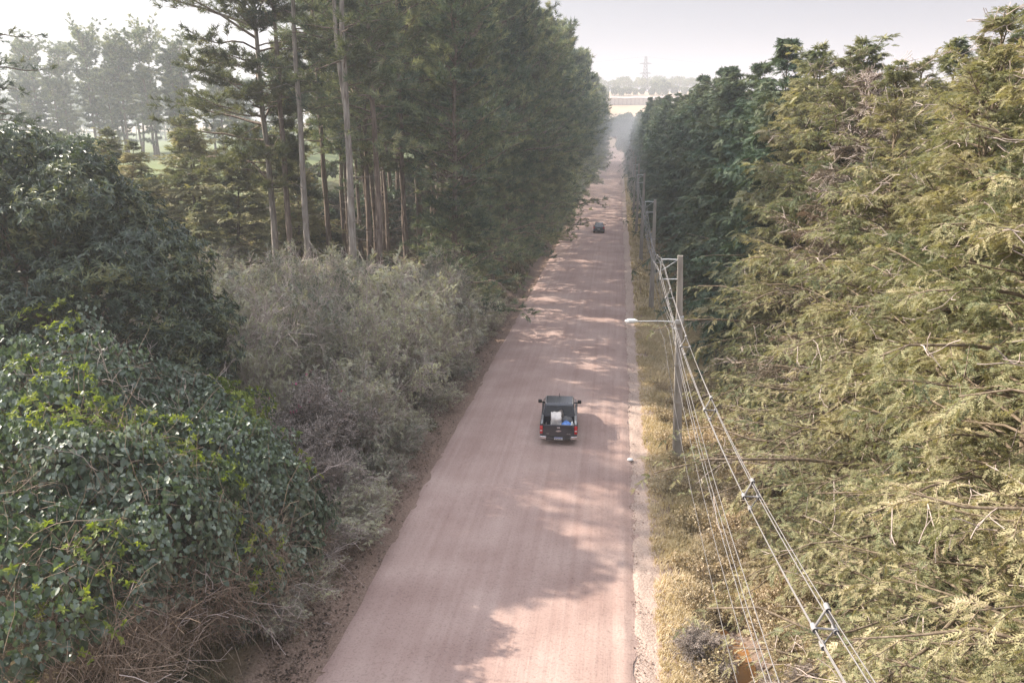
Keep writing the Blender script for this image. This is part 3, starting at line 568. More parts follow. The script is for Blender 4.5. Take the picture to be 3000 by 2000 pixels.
HV, HF = t_heart()
def vine_mass(name, label, loc, E, seed, nleaf, nyel, nstem, zleaf=.2, ymask=None, group=None):
    """shrub smothered by a climber: dusty leaves above, bare dry stems below, yellow green patches"""
    rng = np.random.default_rng(seed); x, y = loc; e = empty(name, (x, y, gz(x, y)), label, 'shrub', group)
    P, Nn, b = lumps(rng, E, int(nleaf * 2.0), -.25, .16, .7)
    pat = n3(P + np.array([x, y, 0]), .55, 2.)
    zt = zleaf + 1.3 * n3(P + np.array([x, y, 0]), .9, .7)
    keep = (P[:, 2] > zt) & ((pat > -.22) | (rng.random(len(P)) < .22)) & ((b > -.25) | (rng.random(len(P)) < .3)); yel = (pat > .30 if ymask is None else ymask(P, pat))
    A = keep & ~yel
    X = nrm(np.array([0, 0, -1.]) + Nn * .35 + rng.normal(0, .35, P.shape)); Nw = nrm(Nn + np.array([.15, -.1, .75]) + rng.normal(0, .25, P.shape))
    g = Geo(); place(g, HV, HF, P[A], X[A], Nw[A], rng.uniform(.085, .165, A.sum())); 
    Ei = [(a, b_, c, d * .86, e_ * .86, f * .86) for a, b_, c, d, e_, f in E]; Pi, Ni, _ = lumps(rng, Ei, int(nleaf * .8), -.3, .2, .5); q = Pi[:, 2] > zleaf; Pi, Ni = Pi[q], Ni[q]
    place(g, HV, HF, Pi, nrm(np.array([0, 0, -1.]) + rng.normal(0, .6, Pi.shape)), nrm(Ni + rng.normal(0, .5, Pi.shape)), rng.uniform(.15, .25, len(Pi)))
    link('leaves', g.mesh('vine_leaves', M['vine']), e)
    P2, N2, _ = lumps(rng, E, nyel, -.25, .12, .68); pat = n3(P2 + np.array([x, y, 0]), .55, 2.); q = (pat > .2 if ymask is None else ymask(P2, pat)) & (P2[:, 2] > zleaf - .3)
    g = Geo(); tv, tf = t_rosette(rng, 5, .26, -.1); P2 = P2[q] + N2[q] * .1; place(g, tv, tf, P2, nrm(N2[q] + rng.normal(0, .5, P2.shape)), rng.normal(size=P2.shape), rng.uniform(.09, .17, len(P2)))
    if len(P2): o = link('young_leaves', g.mesh('young_leaves', M['vine_yellow']), e); o['label'] = 'patches of brighter yellow green young leaves'
    g = Geo(); S = skeleton(rng, g, E, (0, 0, .1), 22, 0, .05)
    P3, N3, _ = lumps(rng, E, nstem, -.5, .45, .2); q3 = (P3[:, 2] < zleaf + .4) | (rng.random(len(P3)) < .12); P3, N3 = P3[q3], N3[q3]
    D = nrm(np.array([0, 0, .9]) + rng.normal(0, .9, P3.shape)); Cv = grow(rng, P3 - D * .4, D, rng.uniform(.6, 2.2, len(P3)), rng.uniform(-.2, .7, len(P3)), 6, .07)
    Cv[:, :, 2] = np.maximum(Cv[:, :, 2], .05)
    tubes(g, Cv, np.full((len(Cv), 6), 1) * rng.uniform(.005, .013, (len(Cv), 1)) * np.linspace(1, .5, 6), 3, 0)
    D = nrm(rng.normal(size=(34, 3)) + np.array([0, 0, .8])); k = rng.integers(0, len(P3), 34); Cv = grow(rng, P3[k], D, rng.uniform(1, 2.4, 34), .25, 7, .05)
    tubes(g, Cv, np.full((34, 7), .012) * np.linspace(1, .4, 7), 3, 1); S2, _ = kids(rng, Cv, 4, .3, 1, np.full((34, 4), .5), 45, planar=False, K=4, wob=.08); tubes(g, S2, np.full((len(S2), 4), .006), 3, 1)
    link('stems', g.mesh('stems', [M['twig'], M['twig_pale']]), e)
    return e
GV = 'vine covered shrubs on the left verge'
vine_mass('vine_shrub', 'vine covered shrub at the bottom left corner with bare brown stems below', (-13.6, 14.6), [(0, 0, 2.2, 3.2, 3.4, 3.3), (-3.2, 1.5, 3.0, 3, 3, 3.4), (-5.5, -1, 2.5, 3, 3, 3)], 101, 15000, 1500, 11000, zleaf=3.2, group=GV)
vine_mass('vine_shrub', 'vine covered shrub bulging toward the road, grey green heart leaves over a brown stem tangle', (-12.9, 18.6), [(0, 0, 2.6, 3.0, 3.2, 3.3), (1.3, 1.2, 1.6, 2.2, 2.4, 2.3), (-1.6, .6, 4.2, 2.4, 2.6, 2.6)], 102, 17000, 2500, 11000, zleaf=2.5, group=GV)
vine_mass('vine_shrub', 'low end of the vine hedge nearest the road edge with small grey leaves', (-11.6, 23.0), [(0, 0, 1.6, 2.3, 3.0, 2.6), (.9, -1.6, 1.0, 1.6, 2.2, 1.6), (-1.6, .5, 3.2, 2.2, 2.4, 2.3)], 103, 14000, 2500, 6000, zleaf=1.0, group=GV)
vine_mass('vine_shrub', 'tall vine mound with yellow green patches below the dark leafy tree', (-17.4, 21.0), [(0, 0, 3.7, 3.4, 3.2, 3.6), (2.4, 1.4, 2.8, 2.6, 2.8, 3.2), (-3, .5, 3.7, 3.2, 3, 3.5), (-.5, 2.6, 4.2, 2.4, 2.2, 3.2)], 104, 17000, 9000, 3500, zleaf=1.5, ymask=lambda P, p: p > .14, group=GV)
vine_mass('vine_shrub', 'vine mound at the left edge under the dark leafy tree, dusty grey leaves', (-21.0, 23.5), [(0, 0, 3.6, 3.6, 3.2, 3.4), (-3, -2, 3.3, 3.2, 3, 3.1), (3.0, 1.5, 3.4, 2.6, 2.6, 3.2), (1, 2.4, 4.2, 2.6, 2.2, 3.2)], 105, 15000, 8000, 3500, zleaf=1.5, ymask=lambda P, p: p > .18, group=GV)
vine_mass('vine_shrub', 'small vine mound between the grey thicket and the tall vine mound', (-14.6, 25.6), [(0, 0, 2.4, 2.6, 2.6, 2.9), (-1.8, .6, 3.4, 2.2, 2.2, 2.7)], 106, 11000, 4000, 3000, zleaf=1., group=GV)

# hanging yellow green climber on the dark leafy tree
rng = np.random.default_rng(8); e = empty('climbing_vine', (-24.0, 25.6, gz(-24, 25.6)), 'bright yellow green climber hanging down the left side of the dark leafy tree', 'vine')
g = Geo(); s = np.linspace(0, 1, 900)[:, None]; paths = [((-.4, .2, 9.6), (.1, -1.4, 4.6)), ((-1.6, .4, 10.2), (1.2, .0, 9.2)), ((.8, .2, 8.8), (1.6, -.4, 6.6))]
for a, b in paths:
    P = np.array(a) * (1 - s) + np.array(b) * s + rng.normal(0, 1, (900, 3)) * np.array([.22, .22, .2]); place(g, *t_rosette(rng, 5, .26, 0), P, rng.normal(size=P.shape) + np.array([0, -.5, .8]), rng.normal(size=P.shape), rng.uniform(.08, .15, 900))
link('leaves', g.mesh('climber_leaves', M['vine_yellow']), e)
g = Geo()
for a, b in paths:
    q = np.linspace(0, 1, 8)[:, None]; tubes(g, np.array(a) * (1 - q) + np.array(b) * q + rng.normal(0, .06, (8, 3)), np.full(8, .02), 4)
tubes(g, np.array([(0, 0, .0), (.1, .1, 2.5), (.1, -.5, 4.6)]), np.full(3, .03), 4)
link('stems', g.mesh('climber_stems', M['twig']), e)

# feathery grey thicket
def thicket(seed, H=6.5, Rr=3.2, leaf='feather', bare=.58, nmain=28, ls=.36, twig='twig_grey', tw=1.25):
    rng = np.random.default_rng(seed); n = nmain
    az = rng.random(n) * 2 * PI; rr = np.sqrt(rng.random(n)) * Rr * .35; O = np.stack([np.cos(az) * rr, np.sin(az) * rr, np.zeros(n)], 1)
    ou = rng.uniform(.05, .95, n); D = nrm(np.stack([np.cos(az) * ou * Rr * .9, np.sin(az) * ou * Rr * .9, np.full(n, H * .85) * (1 - .45 * ou ** 2)], 1))
    L = H * rng.uniform(.8, 1.1, n) * (1 - .2 * ou); P = grow(rng, O, D, L, .10 + .2 * ou, 8, .03)
    g = Geo(); tubes(g, P, np.full((n, 8), .045) * np.linspace(1, .25, 8), 5)
    S, _ = kids(rng, P, 14, .18, 1, np.full((n, 14), Rr * .38), 42, up=.15, sag=.12, planar=False, K=6, wob=.05, lp=lambda t: 1.3 - .7 * t); tubes(g, S, np.full((len(S), 6), .016 * tw) * np.linspace(1, .35, 6), 3)
    S2, _ = kids(rng, S, 6, .25, 1, np.full((len(S), 6), .6), 45, up=.15, sag=.1, planar=False, K=4, wob=.07); tubes(g, S2, np.full((len(S2), 4), .0075 * tw), 3, 0)
    r = Tree(); r.trunk = g.mesh('stems', M[twig])
    q = rng.random(len(S2)) > bare; tt = rng.uniform(.3, 1., (q.sum(), 4)); Q, T = interp(S2[q], tt); g = Geo()
    if leaf == 'feather' and seed != 201: tv, tf = t_pinnate(7); sz = ls
    elif leaf == 'feather': tv, tf = t_cluster(rng, 7, .26); sz = .17
    else: tv, tf = t_cluster(rng, 6); sz = ls
    place(g, tv, tf, Q, nrm(T + rng.normal(0, .5, T.shape)), nrm(np.array([0, 0, 1.]) + rng.normal(0, .4, T.shape)), sz * rng.uniform(.6, 1.2, Q.shape[:2]))
    r.crown = g.mesh('leaves', M[leaf]); r.name = 'shrub'; return r
def put_shrub(tr, x, y, label, group, s=1., sz=None, rz=None):
    e = empty('shrub', (x, y, gz(x, y) - .1), label, 'shrub', group, R.random() * 6.28 if rz is None else rz, (s, s, sz or s)); link('stems', tr.trunk, e); link('leaves', tr.crown, e); return e
th = [thicket(200 + i) for i in range(3)]
tb = thicket(210, H=6, Rr=3.2, bare=.7, twig='twig_pale', nmain=20, tw=1.5)
GT = 'feathery grey shrubs of the thicket'
for i, (x, y, s, sz) in enumerate([(-11.4, 33.5, .62, .72), (-12.0, 37.5, .9, 1.05), (-15.6, 36, .9, 1.2), (-11.9, 42.0, .95, 1.12), (-15.8, 41.5, 1.05, 1.25), (-20.5, 39.5, 1., 1.1), (-12.0, 46.8, .95, 1.1), (-11.9, 51.5, .95, 1.05), (-16.2, 46, 1.1, 1.18), (-20.5, 45, 1.1, 1.1), (-25, 43.5, 1.0, .95), (-18.6, 34.5, .8, .9), (-12.8, 56, .95, .9), (-25, 48.5, 1., .85), (-29, 52, 1., .8), (-29.5, 46, 1., .85), (-10.6, 39.5, .5, .5), (-10.7, 49, .6, .6), (-16, 33, .6, .95), (-22, 51, 1, .95), (-17, 52, .9, .95)]):
    put_shrub(th[i % 3], x, y, 'feathery grey green shrub in the thicket between the verge and the pine trunks', GT, s, sz)
for i, (x, y, s, sz, l) in enumerate([(-17.8, 48.2, .8, 1.22, 'leafless pale twigged shrub top sticking out of the thicket under the pale pine trunks'), (-14.2, 49.5, .8, 1.12, 'pale bare twigged shrub at the upper right of the thicket'), (-11.0, 45.5, .62, .85, 'reddish bare twigs leaning out of the thicket over the verge'), (-19.6, 44, .8, 1.3, 'pale bare shrub rising from the left part of the thicket'), (-15.2, 39.5, .7, 1.1, 'pale bare shrub in the middle of the thicket facing the camera'), (-12.4, 40, .6, .95, 'pale bare shrub low on the road side of the thicket')]):
    put_shrub(tb, x, y, l, 'bare shrubs in the thicket', s, sz)
for i in range(17):
    put_shrub(th[i % 3], -9.95 + R.normal(0, .2), 19.5 + i * 2.9 + R.normal(0, .6), 'low grey shrub on the left bank at the foot of the taller shrubs', 'low shrubs on the left bank', R.uniform(.30, .44), R.uniform(.20, .36))
pk = thicket(220, H=4.6, Rr=1.7, leaf='pinkleaf', bare=.02, nmain=22, ls=.13)
pk2 = thicket(221, H=3.0, Rr=2.0, leaf='pinkleaf', bare=.05, nmain=20, ls=.11)
e = put_shrub(pk, -12.9, 31.2, 'upright dusty pinkish grey shrub with a few magenta flowers', 'dusty pinkish shrubs', 1., 1.)
rng = np.random.default_rng(4)
for k in range(14):
    g = Geo(); place(g, *t_cluster(rng, 6), np.array([[rng.normal(0, .7), rng.normal(-.3, .7), rng.uniform(3., 4.6)]]), rng.normal(size=(1, 3)), rng.normal(size=(1, 3)), .12); link('flower', g.mesh('flower', M['flower']), e)
put_shrub(pk, -13.4, 28.9, 'low pinkish grey shrub in front of the upright dusty one', 'dusty pinkish shrubs', .85, .62)
put_shrub(pk2, -11.2, 28.2, 'spreading dusty shrub at the verge below the drooping leaved shrub', 'dusty pinkish shrubs', .85, .8)
put_shrub(pk2, -10.6, 24.6, 'small dusty shrub at the road edge beside the vine hedge', 'dusty pinkish shrubs', .7, .55)
put_shrub(pk2, -10.4, 20.2, 'small pale leaved shrub at the foot of the bulging vine hedge', 'dusty pinkish shrubs', .62, .5)
put_shrub(pk, -17.4, 29.0, 'brownish shrub in the gap right of the dark leafy tree', 'dusty pinkish shrubs', 1., .78)
put_shrub(th[1], -18.4, 27.2, 'brown twiggy shrub directly under the right edge of the dark leafy tree', 'dusty pinkish shrubs', .7, .62)
# pale shrub of long drooping leaves
rng = np.random.default_rng(31); e = empty('shrub', (-11.2, 31.0, gz(-11.2, 31)), 'pale shrub with bunches of long drooping leaves on the left verge', 'shrub')
n = 12; az = rng.random(n) * 6.28; D = nrm(np.stack([np.cos(az) * .6 + .2, np.sin(az) * .6, np.full(n, 1.)], 1)); P = grow(rng, rng.normal(0, .12, (n, 3)) * np.array([1, 1, 0]), D, rng.uniform(1.3, 2.6, n), .25, 7, .04)
g = Geo(); tubes(g, P, np.full((n, 7), .022) * np.linspace(1, .4, 7), 4); S, _ = kids(rng, P, 6, .3, 1, np.full((n, 6), .55), 48, planar=False, K=4, sag=.1); tubes(g, S, np.full((len(S), 4), .010), 3); link('stems', g.mesh('stems', M['twig_grey']), e)
g = Geo(); Q, T = interp(S, rng.uniform(.4, 1, (len(S), 3))); Q = Q.reshape(-1, 3); Q = np.concatenate([Q, P[:, -1]])
for k in range(7):
    a = rng.random(len(Q)) * 6.28; X = nrm(np.stack([np.cos(a) * .55, np.sin(a) * .55, -rng.uniform(.6, 1.2, len(Q))], 1)); place(g, *t_leaf(1, .15, .04, .1), Q, X, nrm(np.stack([np.cos(a), np.sin(a), np.full(len(Q), .5)], 1)), rng.uniform(.2, .34, len(Q)))
link('leaves', g.mesh('drooping_leaves', M['droopleaf']), e)
# leafless pale shrub beside the dark tree
rng = np.random.default_rng(33); e = empty('bare_shrub', (-17.6, 34.0, gz(-17.6, 34)), 'leafless shrub with long pale pinkish branches reaching right from the dark leafy tree', 'shrub')
n = 11; D = nrm(np.stack([rng.uniform(-.5, 1.1, n), rng.uniform(-.6, .5, n), np.full(n, .75)], 1)); P = grow(rng, np.tile([0, 0, 3.2], (n, 1)) + rng.normal(0, .3, (n, 3)), D, rng.uniform(2.4, 4.6, n), .10, 9, .035)
P0 = np.stack([np.tile([0, 0, 0], (n, 1)), P[:, 0] * .5 + rng.normal(0, .15, (n, 3)), P[:, 0]], 1)
g = Geo(); tubes(g, P0, np.full((n, 3), .045), 4); tubes(g, P, np.full((n, 9), .038) * np.linspace(1, .3, 9), 4); S, _ = kids(rng, P, 9, .15, 1, np.full((n, 9), 1.1), 42, up=.15, planar=False, K=6, wob=.06); tubes(g, S, np.full((len(S), 6), .015) * np.linspace(1, .5, 6), 3)
S2, _ = kids(rng, S, 4, .2, 1, np.full((len(S), 4), .45), 45, up=.1, planar=False, K=4, wob=.08); tubes(g, S2, np.full((len(S2), 4), .008), 3)
link('branches', g.mesh('branches', M['twig_pale']), e)

# ---------------------------------------------------------------- ground cover (stuff)
def blades(rng, g, P, h, wd, lean=.5, m=0, per=5):
    n = len(P); P = np.repeat(P, per, 0) + rng.normal(0, .05, (n * per, 3)) * np.array([1, 1, 0]); hh = np.repeat(h, per) * rng.uniform(.5, 1.2, n * per)
    a = rng.random(n * per) * 6.28; d = np.stack([np.cos(a), np.sin(a), 0 * a], 1); s = np.stack([-np.sin(a), np.cos(a), 0 * a], 1) * wd
    l = rng.uniform(.1, 1, (n * per, 1)) * lean * hh[:, None]; up = np.array([0, 0, 1.])
    V = np.stack([P - s, P + s, P + d * l * .4 + up * hh[:, None] * .6 + s * .7, P + d * l * .4 + up * hh[:, None] * .6 - s * .7, P + d * l + up * hh[:, None] * (1 - .25 * lean)], 1)
    o = (np.arange(n * per) * 5)[:, None]
    g.add(V, [o + np.array([[0, 1, 2, 3]]), o + np.array([[3, 2, 4]])], m)
rng = np.random.default_rng(77); g = Geo()
def scatter(n, x0, x1, y0, y1, pw=1.):
    y = y0 + (y1 - y0) * rng.random(n) ** pw; x = rng.uniform(x0, x1, n); return x, y
x, y = scatter(42000, 1.75, 7.0, 9, 70, 1.5); pt = n3(np.stack([x, y, 0 * x], 1), .8); edge = 1.5 + .28 * np.sin(y * .53) + .25 * np.sin(y * 1.7 + 1) + rng.exponential(.12, len(y)) * -1 + .15 + .3 * sst(60, 30, y) * 0
dd = np.hypot((x - 4.3) / 1.0, (y - 21.5) / 4.6)
q = (x > edge) & (pt > -.95 + rng.random(len(x)) * .35) & (dd > .85); x, y = x[q], y[q]; P = np.stack([x, y, ground(x, y)], 1)
blades(rng, g, P, .22 + .22 * sst(1.9, 3.2, x) + .1 * n3(P, 1.3), .011, .9)
x, y = scatter(9000, 1.9, 6.5, 70, 300, 1.4); P = np.stack([x, y, ground(x, y)], 1); blades(rng, g, P, np.full(len(P), .42), .045, .8)
tag(link('dry_grass', g.mesh('dry_grass', M['grass'])), 'dry yellow grass covering the right verge beside the road', 'grass', kind='stuff')
g = Geo(); x, y = scatter(22000, -13, -8.9, 12, 75, 1.4); pt = n3(np.stack([x, y, 0 * x], 1), .9, 1.); q = (x < -9.25 + .35 * pt) & (pt > -.5 + rng.random(len(x)) * .5); x, y = x[q], y[q]; P = np.stack([x, y, ground(x, y)], 1)
blades(rng, g, P, .18 + .2 * rng.random(len(P)), .016, 1.2, per=4)
x, y = scatter(6000, -13, -9.5, 75, 330, 1.2); P = np.stack([x, y, ground(x, y)], 1); blades(rng, g, P, np.full(len(P), .4), .06, 1., per=4)
x, y = scatter(9000, -45, -13, 25, 110, 1); P = np.stack([x, y, ground(x, y)], 1); blades(rng, g, P, np.full(len(P), .5), .035, 1., per=4)
tag(link('verge_plants', g.mesh('verge_plants', M['grass_dark'])), 'low dark grass and seedlings on the shaded left bank', 'grass', kind='stuff')
# brown weeds right
g = Geo(); x, y = scatter(6500, 2.3, 7.4, 9, 48, 1.2); dd = np.hypot((x - 4.25) / 1.1, (y - 21.) / 3.6); q = (dd > .85) & (n3(np.stack([x, y, 0 * x], 1), 1.1, 3) > -.35 + .7 * (1 - sst(2.3, 3.6, x))); x, y = x[q], y[q]; n = len(x)
P0 = np.stack([x, y, ground(x, y)], 1); D = nrm(rng.normal(size=(n, 3)) * np.array([.5, .5, .2]) + np.array([0, 0, 1.])); P = grow(rng, P0, D, rng.uniform(.4, 1.25, n), .3, 5, .05)
tubes(g, P, np.full((n, 5), .007), 3, 1); Q, T = interp(P, rng.uniform(.25, 1, (n, 14))); Q = Q + rng.normal(0, .09, Q.shape)
tv, tf = t_cluster(rng, 6, .34); place(g, tv, tf, Q, nrm(T + rng.normal(0, .9, T.shape)), rng.normal(size=T.shape), .13 * rng.uniform(.6, 1.3, Q.shape[:2]))
tag(link('weeds', g.mesh('weeds', [M['weed'], M['twig']])), 'tangled dry tan weeds filling the ditch side under the cables', 'weeds', kind='stuff')
for i, (x, y, s, l) in enumerate([(3.05, 21.6, .48, 'pale dusty shrub left of the muddy ditch water'), (3.2, 18.4, .5, 'pale dusty shrub at the bottom edge beside the ditch'), (5.9, 19.6, .5, 'pinkish dusty shrub between the ditch water and the cypress')]):
    put_shrub(pk2, x, y, l, 'dusty shrubs by the ditch', s, s * .7)
# fallen leaf and stone litter
def stones(rng, g, x, y, z, s):
    o = np.array([(1, 0, 0), (-1, 0, 0), (0, 1, 0), (0, -1, 0), (0, 0, .7), (0, 0, -.7)]); f = [(0, 2, 4), (2, 1, 4), (1, 3, 4), (3, 0, 4), (2, 0, 5), (1, 2, 5), (3, 1, 5), (0, 3, 5)]
    n = len(x); V = o[None] * s[:, None, None] * rng.uniform(.6, 1.3, (n, 6, 1)); a = rng.random(n) * 6.28; c, sn = np.cos(a)[:, None], np.sin(a)[:, None]
    V = np.stack([V[..., 0] * c - V[..., 1] * sn, V[..., 0] * sn + V[..., 1] * c, V[..., 2]], -1) + np.stack([x, y, z], 1)[:, None]
    g.add(V, (np.arange(n) * 6)[:, None, None] + np.array(f)[None] if False else ((np.arange(n) * 6)[:, None, None] + np.array(f)[None]).reshape(-1, 3))
g = Geo(); n = 14000; y = 12 + 70 * rng.random(n) ** 1.6; x = -9.35 + rng.normal(0, .45, n); q = x < -8.35; x, y = x[q], y[q]; P = np.stack([x, y, ground(x, y) + .025], 1)
place(g, *t_leaf(1, .3, .05, .1), P, rng.normal(size=P.shape) * np.array([1, 1, .2]), rng.normal(0, .35, P.shape) + np.array([0, 0, 1.]), rng.uniform(.05, .12, len(P)))
tag(link('leaf_litter', g.mesh('leaf_litter', foliage('fallen_leaves', [(0, (.05, .035, .025)), (.5, (.13, .09, .065)), (1, (.34, .24, .18))], trans=.1, isl=1.)), None), 'fallen brown leaves along the foot of the left bank', 'leaf litter', kind='stuff')
g = Geo(); n = 12000; y = 14 + 86 * rng.random(n) ** 1.8
x = np.where(rng.random(n) < .72, .85 + rng.normal(0, .38, n), -8.9 + rng.normal(0, .45, n)); sel = rng.random(n) < .12; x = np.where(sel, rng.uniform(-8, .6, n), x); zr = -.0129 * y - .06
z = np.where(x > 1.2, ground(x, y), np.where(x < -8.3, ground(x, y), -.0129 * y - .035)); s = rng.uniform(.010, .030, n) * np.where(rng.random(n) < .05, 1.9, 1)
stones(rng, g, x, y, z, s); tag(link('gravel', g.mesh('gravel', plain('gravel_stone', (.27, .19, .155), .95, var=.45, vs=4))), 'loose small stones along both edges of the dirt road', 'gravel', kind='stuff')

# ---------------------------------------------------------------- mesh helpers for hard things
def boxg(g, x0, x1, y0, y1, z0, z1, m=0):
    V = [(x, y, z) for z in (z0, z1) for y in (y0, y1) for x in (x0, x1)]
    g.add(V, np.array([(0, 2, 3, 1), (4, 5, 7, 6), (0, 1, 5, 4), (2, 6, 7, 3), (0, 4, 6, 2), (1, 3, 7, 5)]), m)
def hull(name, pts, mat, parent=None, bevel=.03, seg=2):
    bm = bmesh.new()
    for p in pts: bm.verts.new(p)
    r = bmesh.ops.convex_hull(bm, input=bm.verts); bmesh.ops.delete(bm, geom=[v for v in r['geom_interior'] if isinstance(v, bmesh.types.BMVert)], context='VERTS')
    bmesh.ops.dissolve_limit(bm, angle_limit=.02, verts=bm.verts, edges=bm.edges)
    if bevel: bmesh.ops.bevel(bm, geom=[e for e in bm.edges if e.calc_face_angle(0) > .3], offset=bevel, segments=seg, affect='EDGES', profile=.6)
    me = bpy.data.meshes.new(name); bm.to_mesh(me); bm.free(); me.materials.append(mat)
    for p in me.polygons: p.use_smooth = len(p.vertices) != 99 and p.area < .02
    return link(name, me, parent)
def boxo(name, x0, x1, y0, y1, z0, z1, mat, parent=None, bevel=.01):
    return hull(name, [(x, y, z) for x in (x0, x1) for y in (y0, y1) for z in (z0, z1)], mat, parent, bevel)
def tubo(name, pts, r, mat, parent=None, n=8):
    g = Geo(); pts = np.array(pts, float); tubes(g, pts, np.full(len(pts), r) if np.isscalar(r) else np.array(r), n); return link(name, g.mesh(name, mat), parent)
def disc(g, c, r, x0, x1, n=24, m=0, prof=None):
    """lathe about the x axis through c"""
    prof = prof or [(x0, 0.001), (x0, r), (x1, r), (x1, 0.001)]
    a = np.arange(n) * 2 * PI / n; V = []
    for (x, rr) in prof: V += [(c[0] + x, c[1] + rr * math.cos(t), c[2] + rr * math.sin(t)) for t in a]
    F = [(i * n + j, i * n + (j + 1) % n, (i + 1) * n + (j + 1) % n, (i + 1) * n + j) for i in range(len(prof) - 1) for j in range(n)]
    g.add(V, np.array(F), m, False)
def wheel(parent, x, y, r, wd, side):
    g = Geo(); disc(g, (x, y, r), r, 0, 0, prof=[(-wd / 2, r * .62), (-wd / 2, r * .93), (-wd * .38, r), (wd * .38, r), (wd / 2, r * .93), (wd / 2, r * .62), (-wd / 2, r * .62)])
    w_ = link('wheel', g.mesh('tyre', M['rubber']), parent)
    g = Geo(); o = side * wd * .38; disc(g, (x, y, r), r, 0, 0, 20, prof=[(o, .001), (o * .8, r * .2), (o * .6, r * .55), (o, r * .64), (-o, r * .64), (-o, .001)])
    link('rim', g.mesh('rim', M['alloy']), w_)

M['navy'] = plain('dark_navy_paint', (.018, .021, .032), .28, coat=.8, var=.25, vs=3); M['black'] = plain('black_plastic', (.012, .012, .013), .5); M['rubber'] = plain('tyre_rubber', (.03, .027, .025), .9)
M['alloy'] = plain('alloy', (.45, .45, .46), .35, .9); M['chrome'] = plain('chrome', (.75, .75, .76), .12, 1., var=.05); M['glass'] = plain('dark_glass', (.012, .014, .017), .06, spec=.8, coat=.5, var=.1)
M['red'] = plain('red_lens', (.55, .015, .02), .2, coat=.6); M['lens'] = plain('clear_lens', (.65, .6, .6), .2, coat=.6); M['white'] = plain('white_plate', (.7, .72, .74), .5); M['blue'] = plain('blue_band', (.05, .10, .5), .5)
M['sack'] = plain('white_sack', (.62, .58, .55), .85, var=.12, vs=6, bump=.6); M['tarp'] = plain('blue_tarp', (.10, .24, .60), .5, var=.3, vs=8, bump=.5); M['hose'] = plain('grey_hose', (.16, .14, .13), .7)
M['greyp'] = plain('grey_plastic', (.12, .12, .125), .6); M['silver'] = plain('silver_trim', (.42, .42, .42), .35, .6)

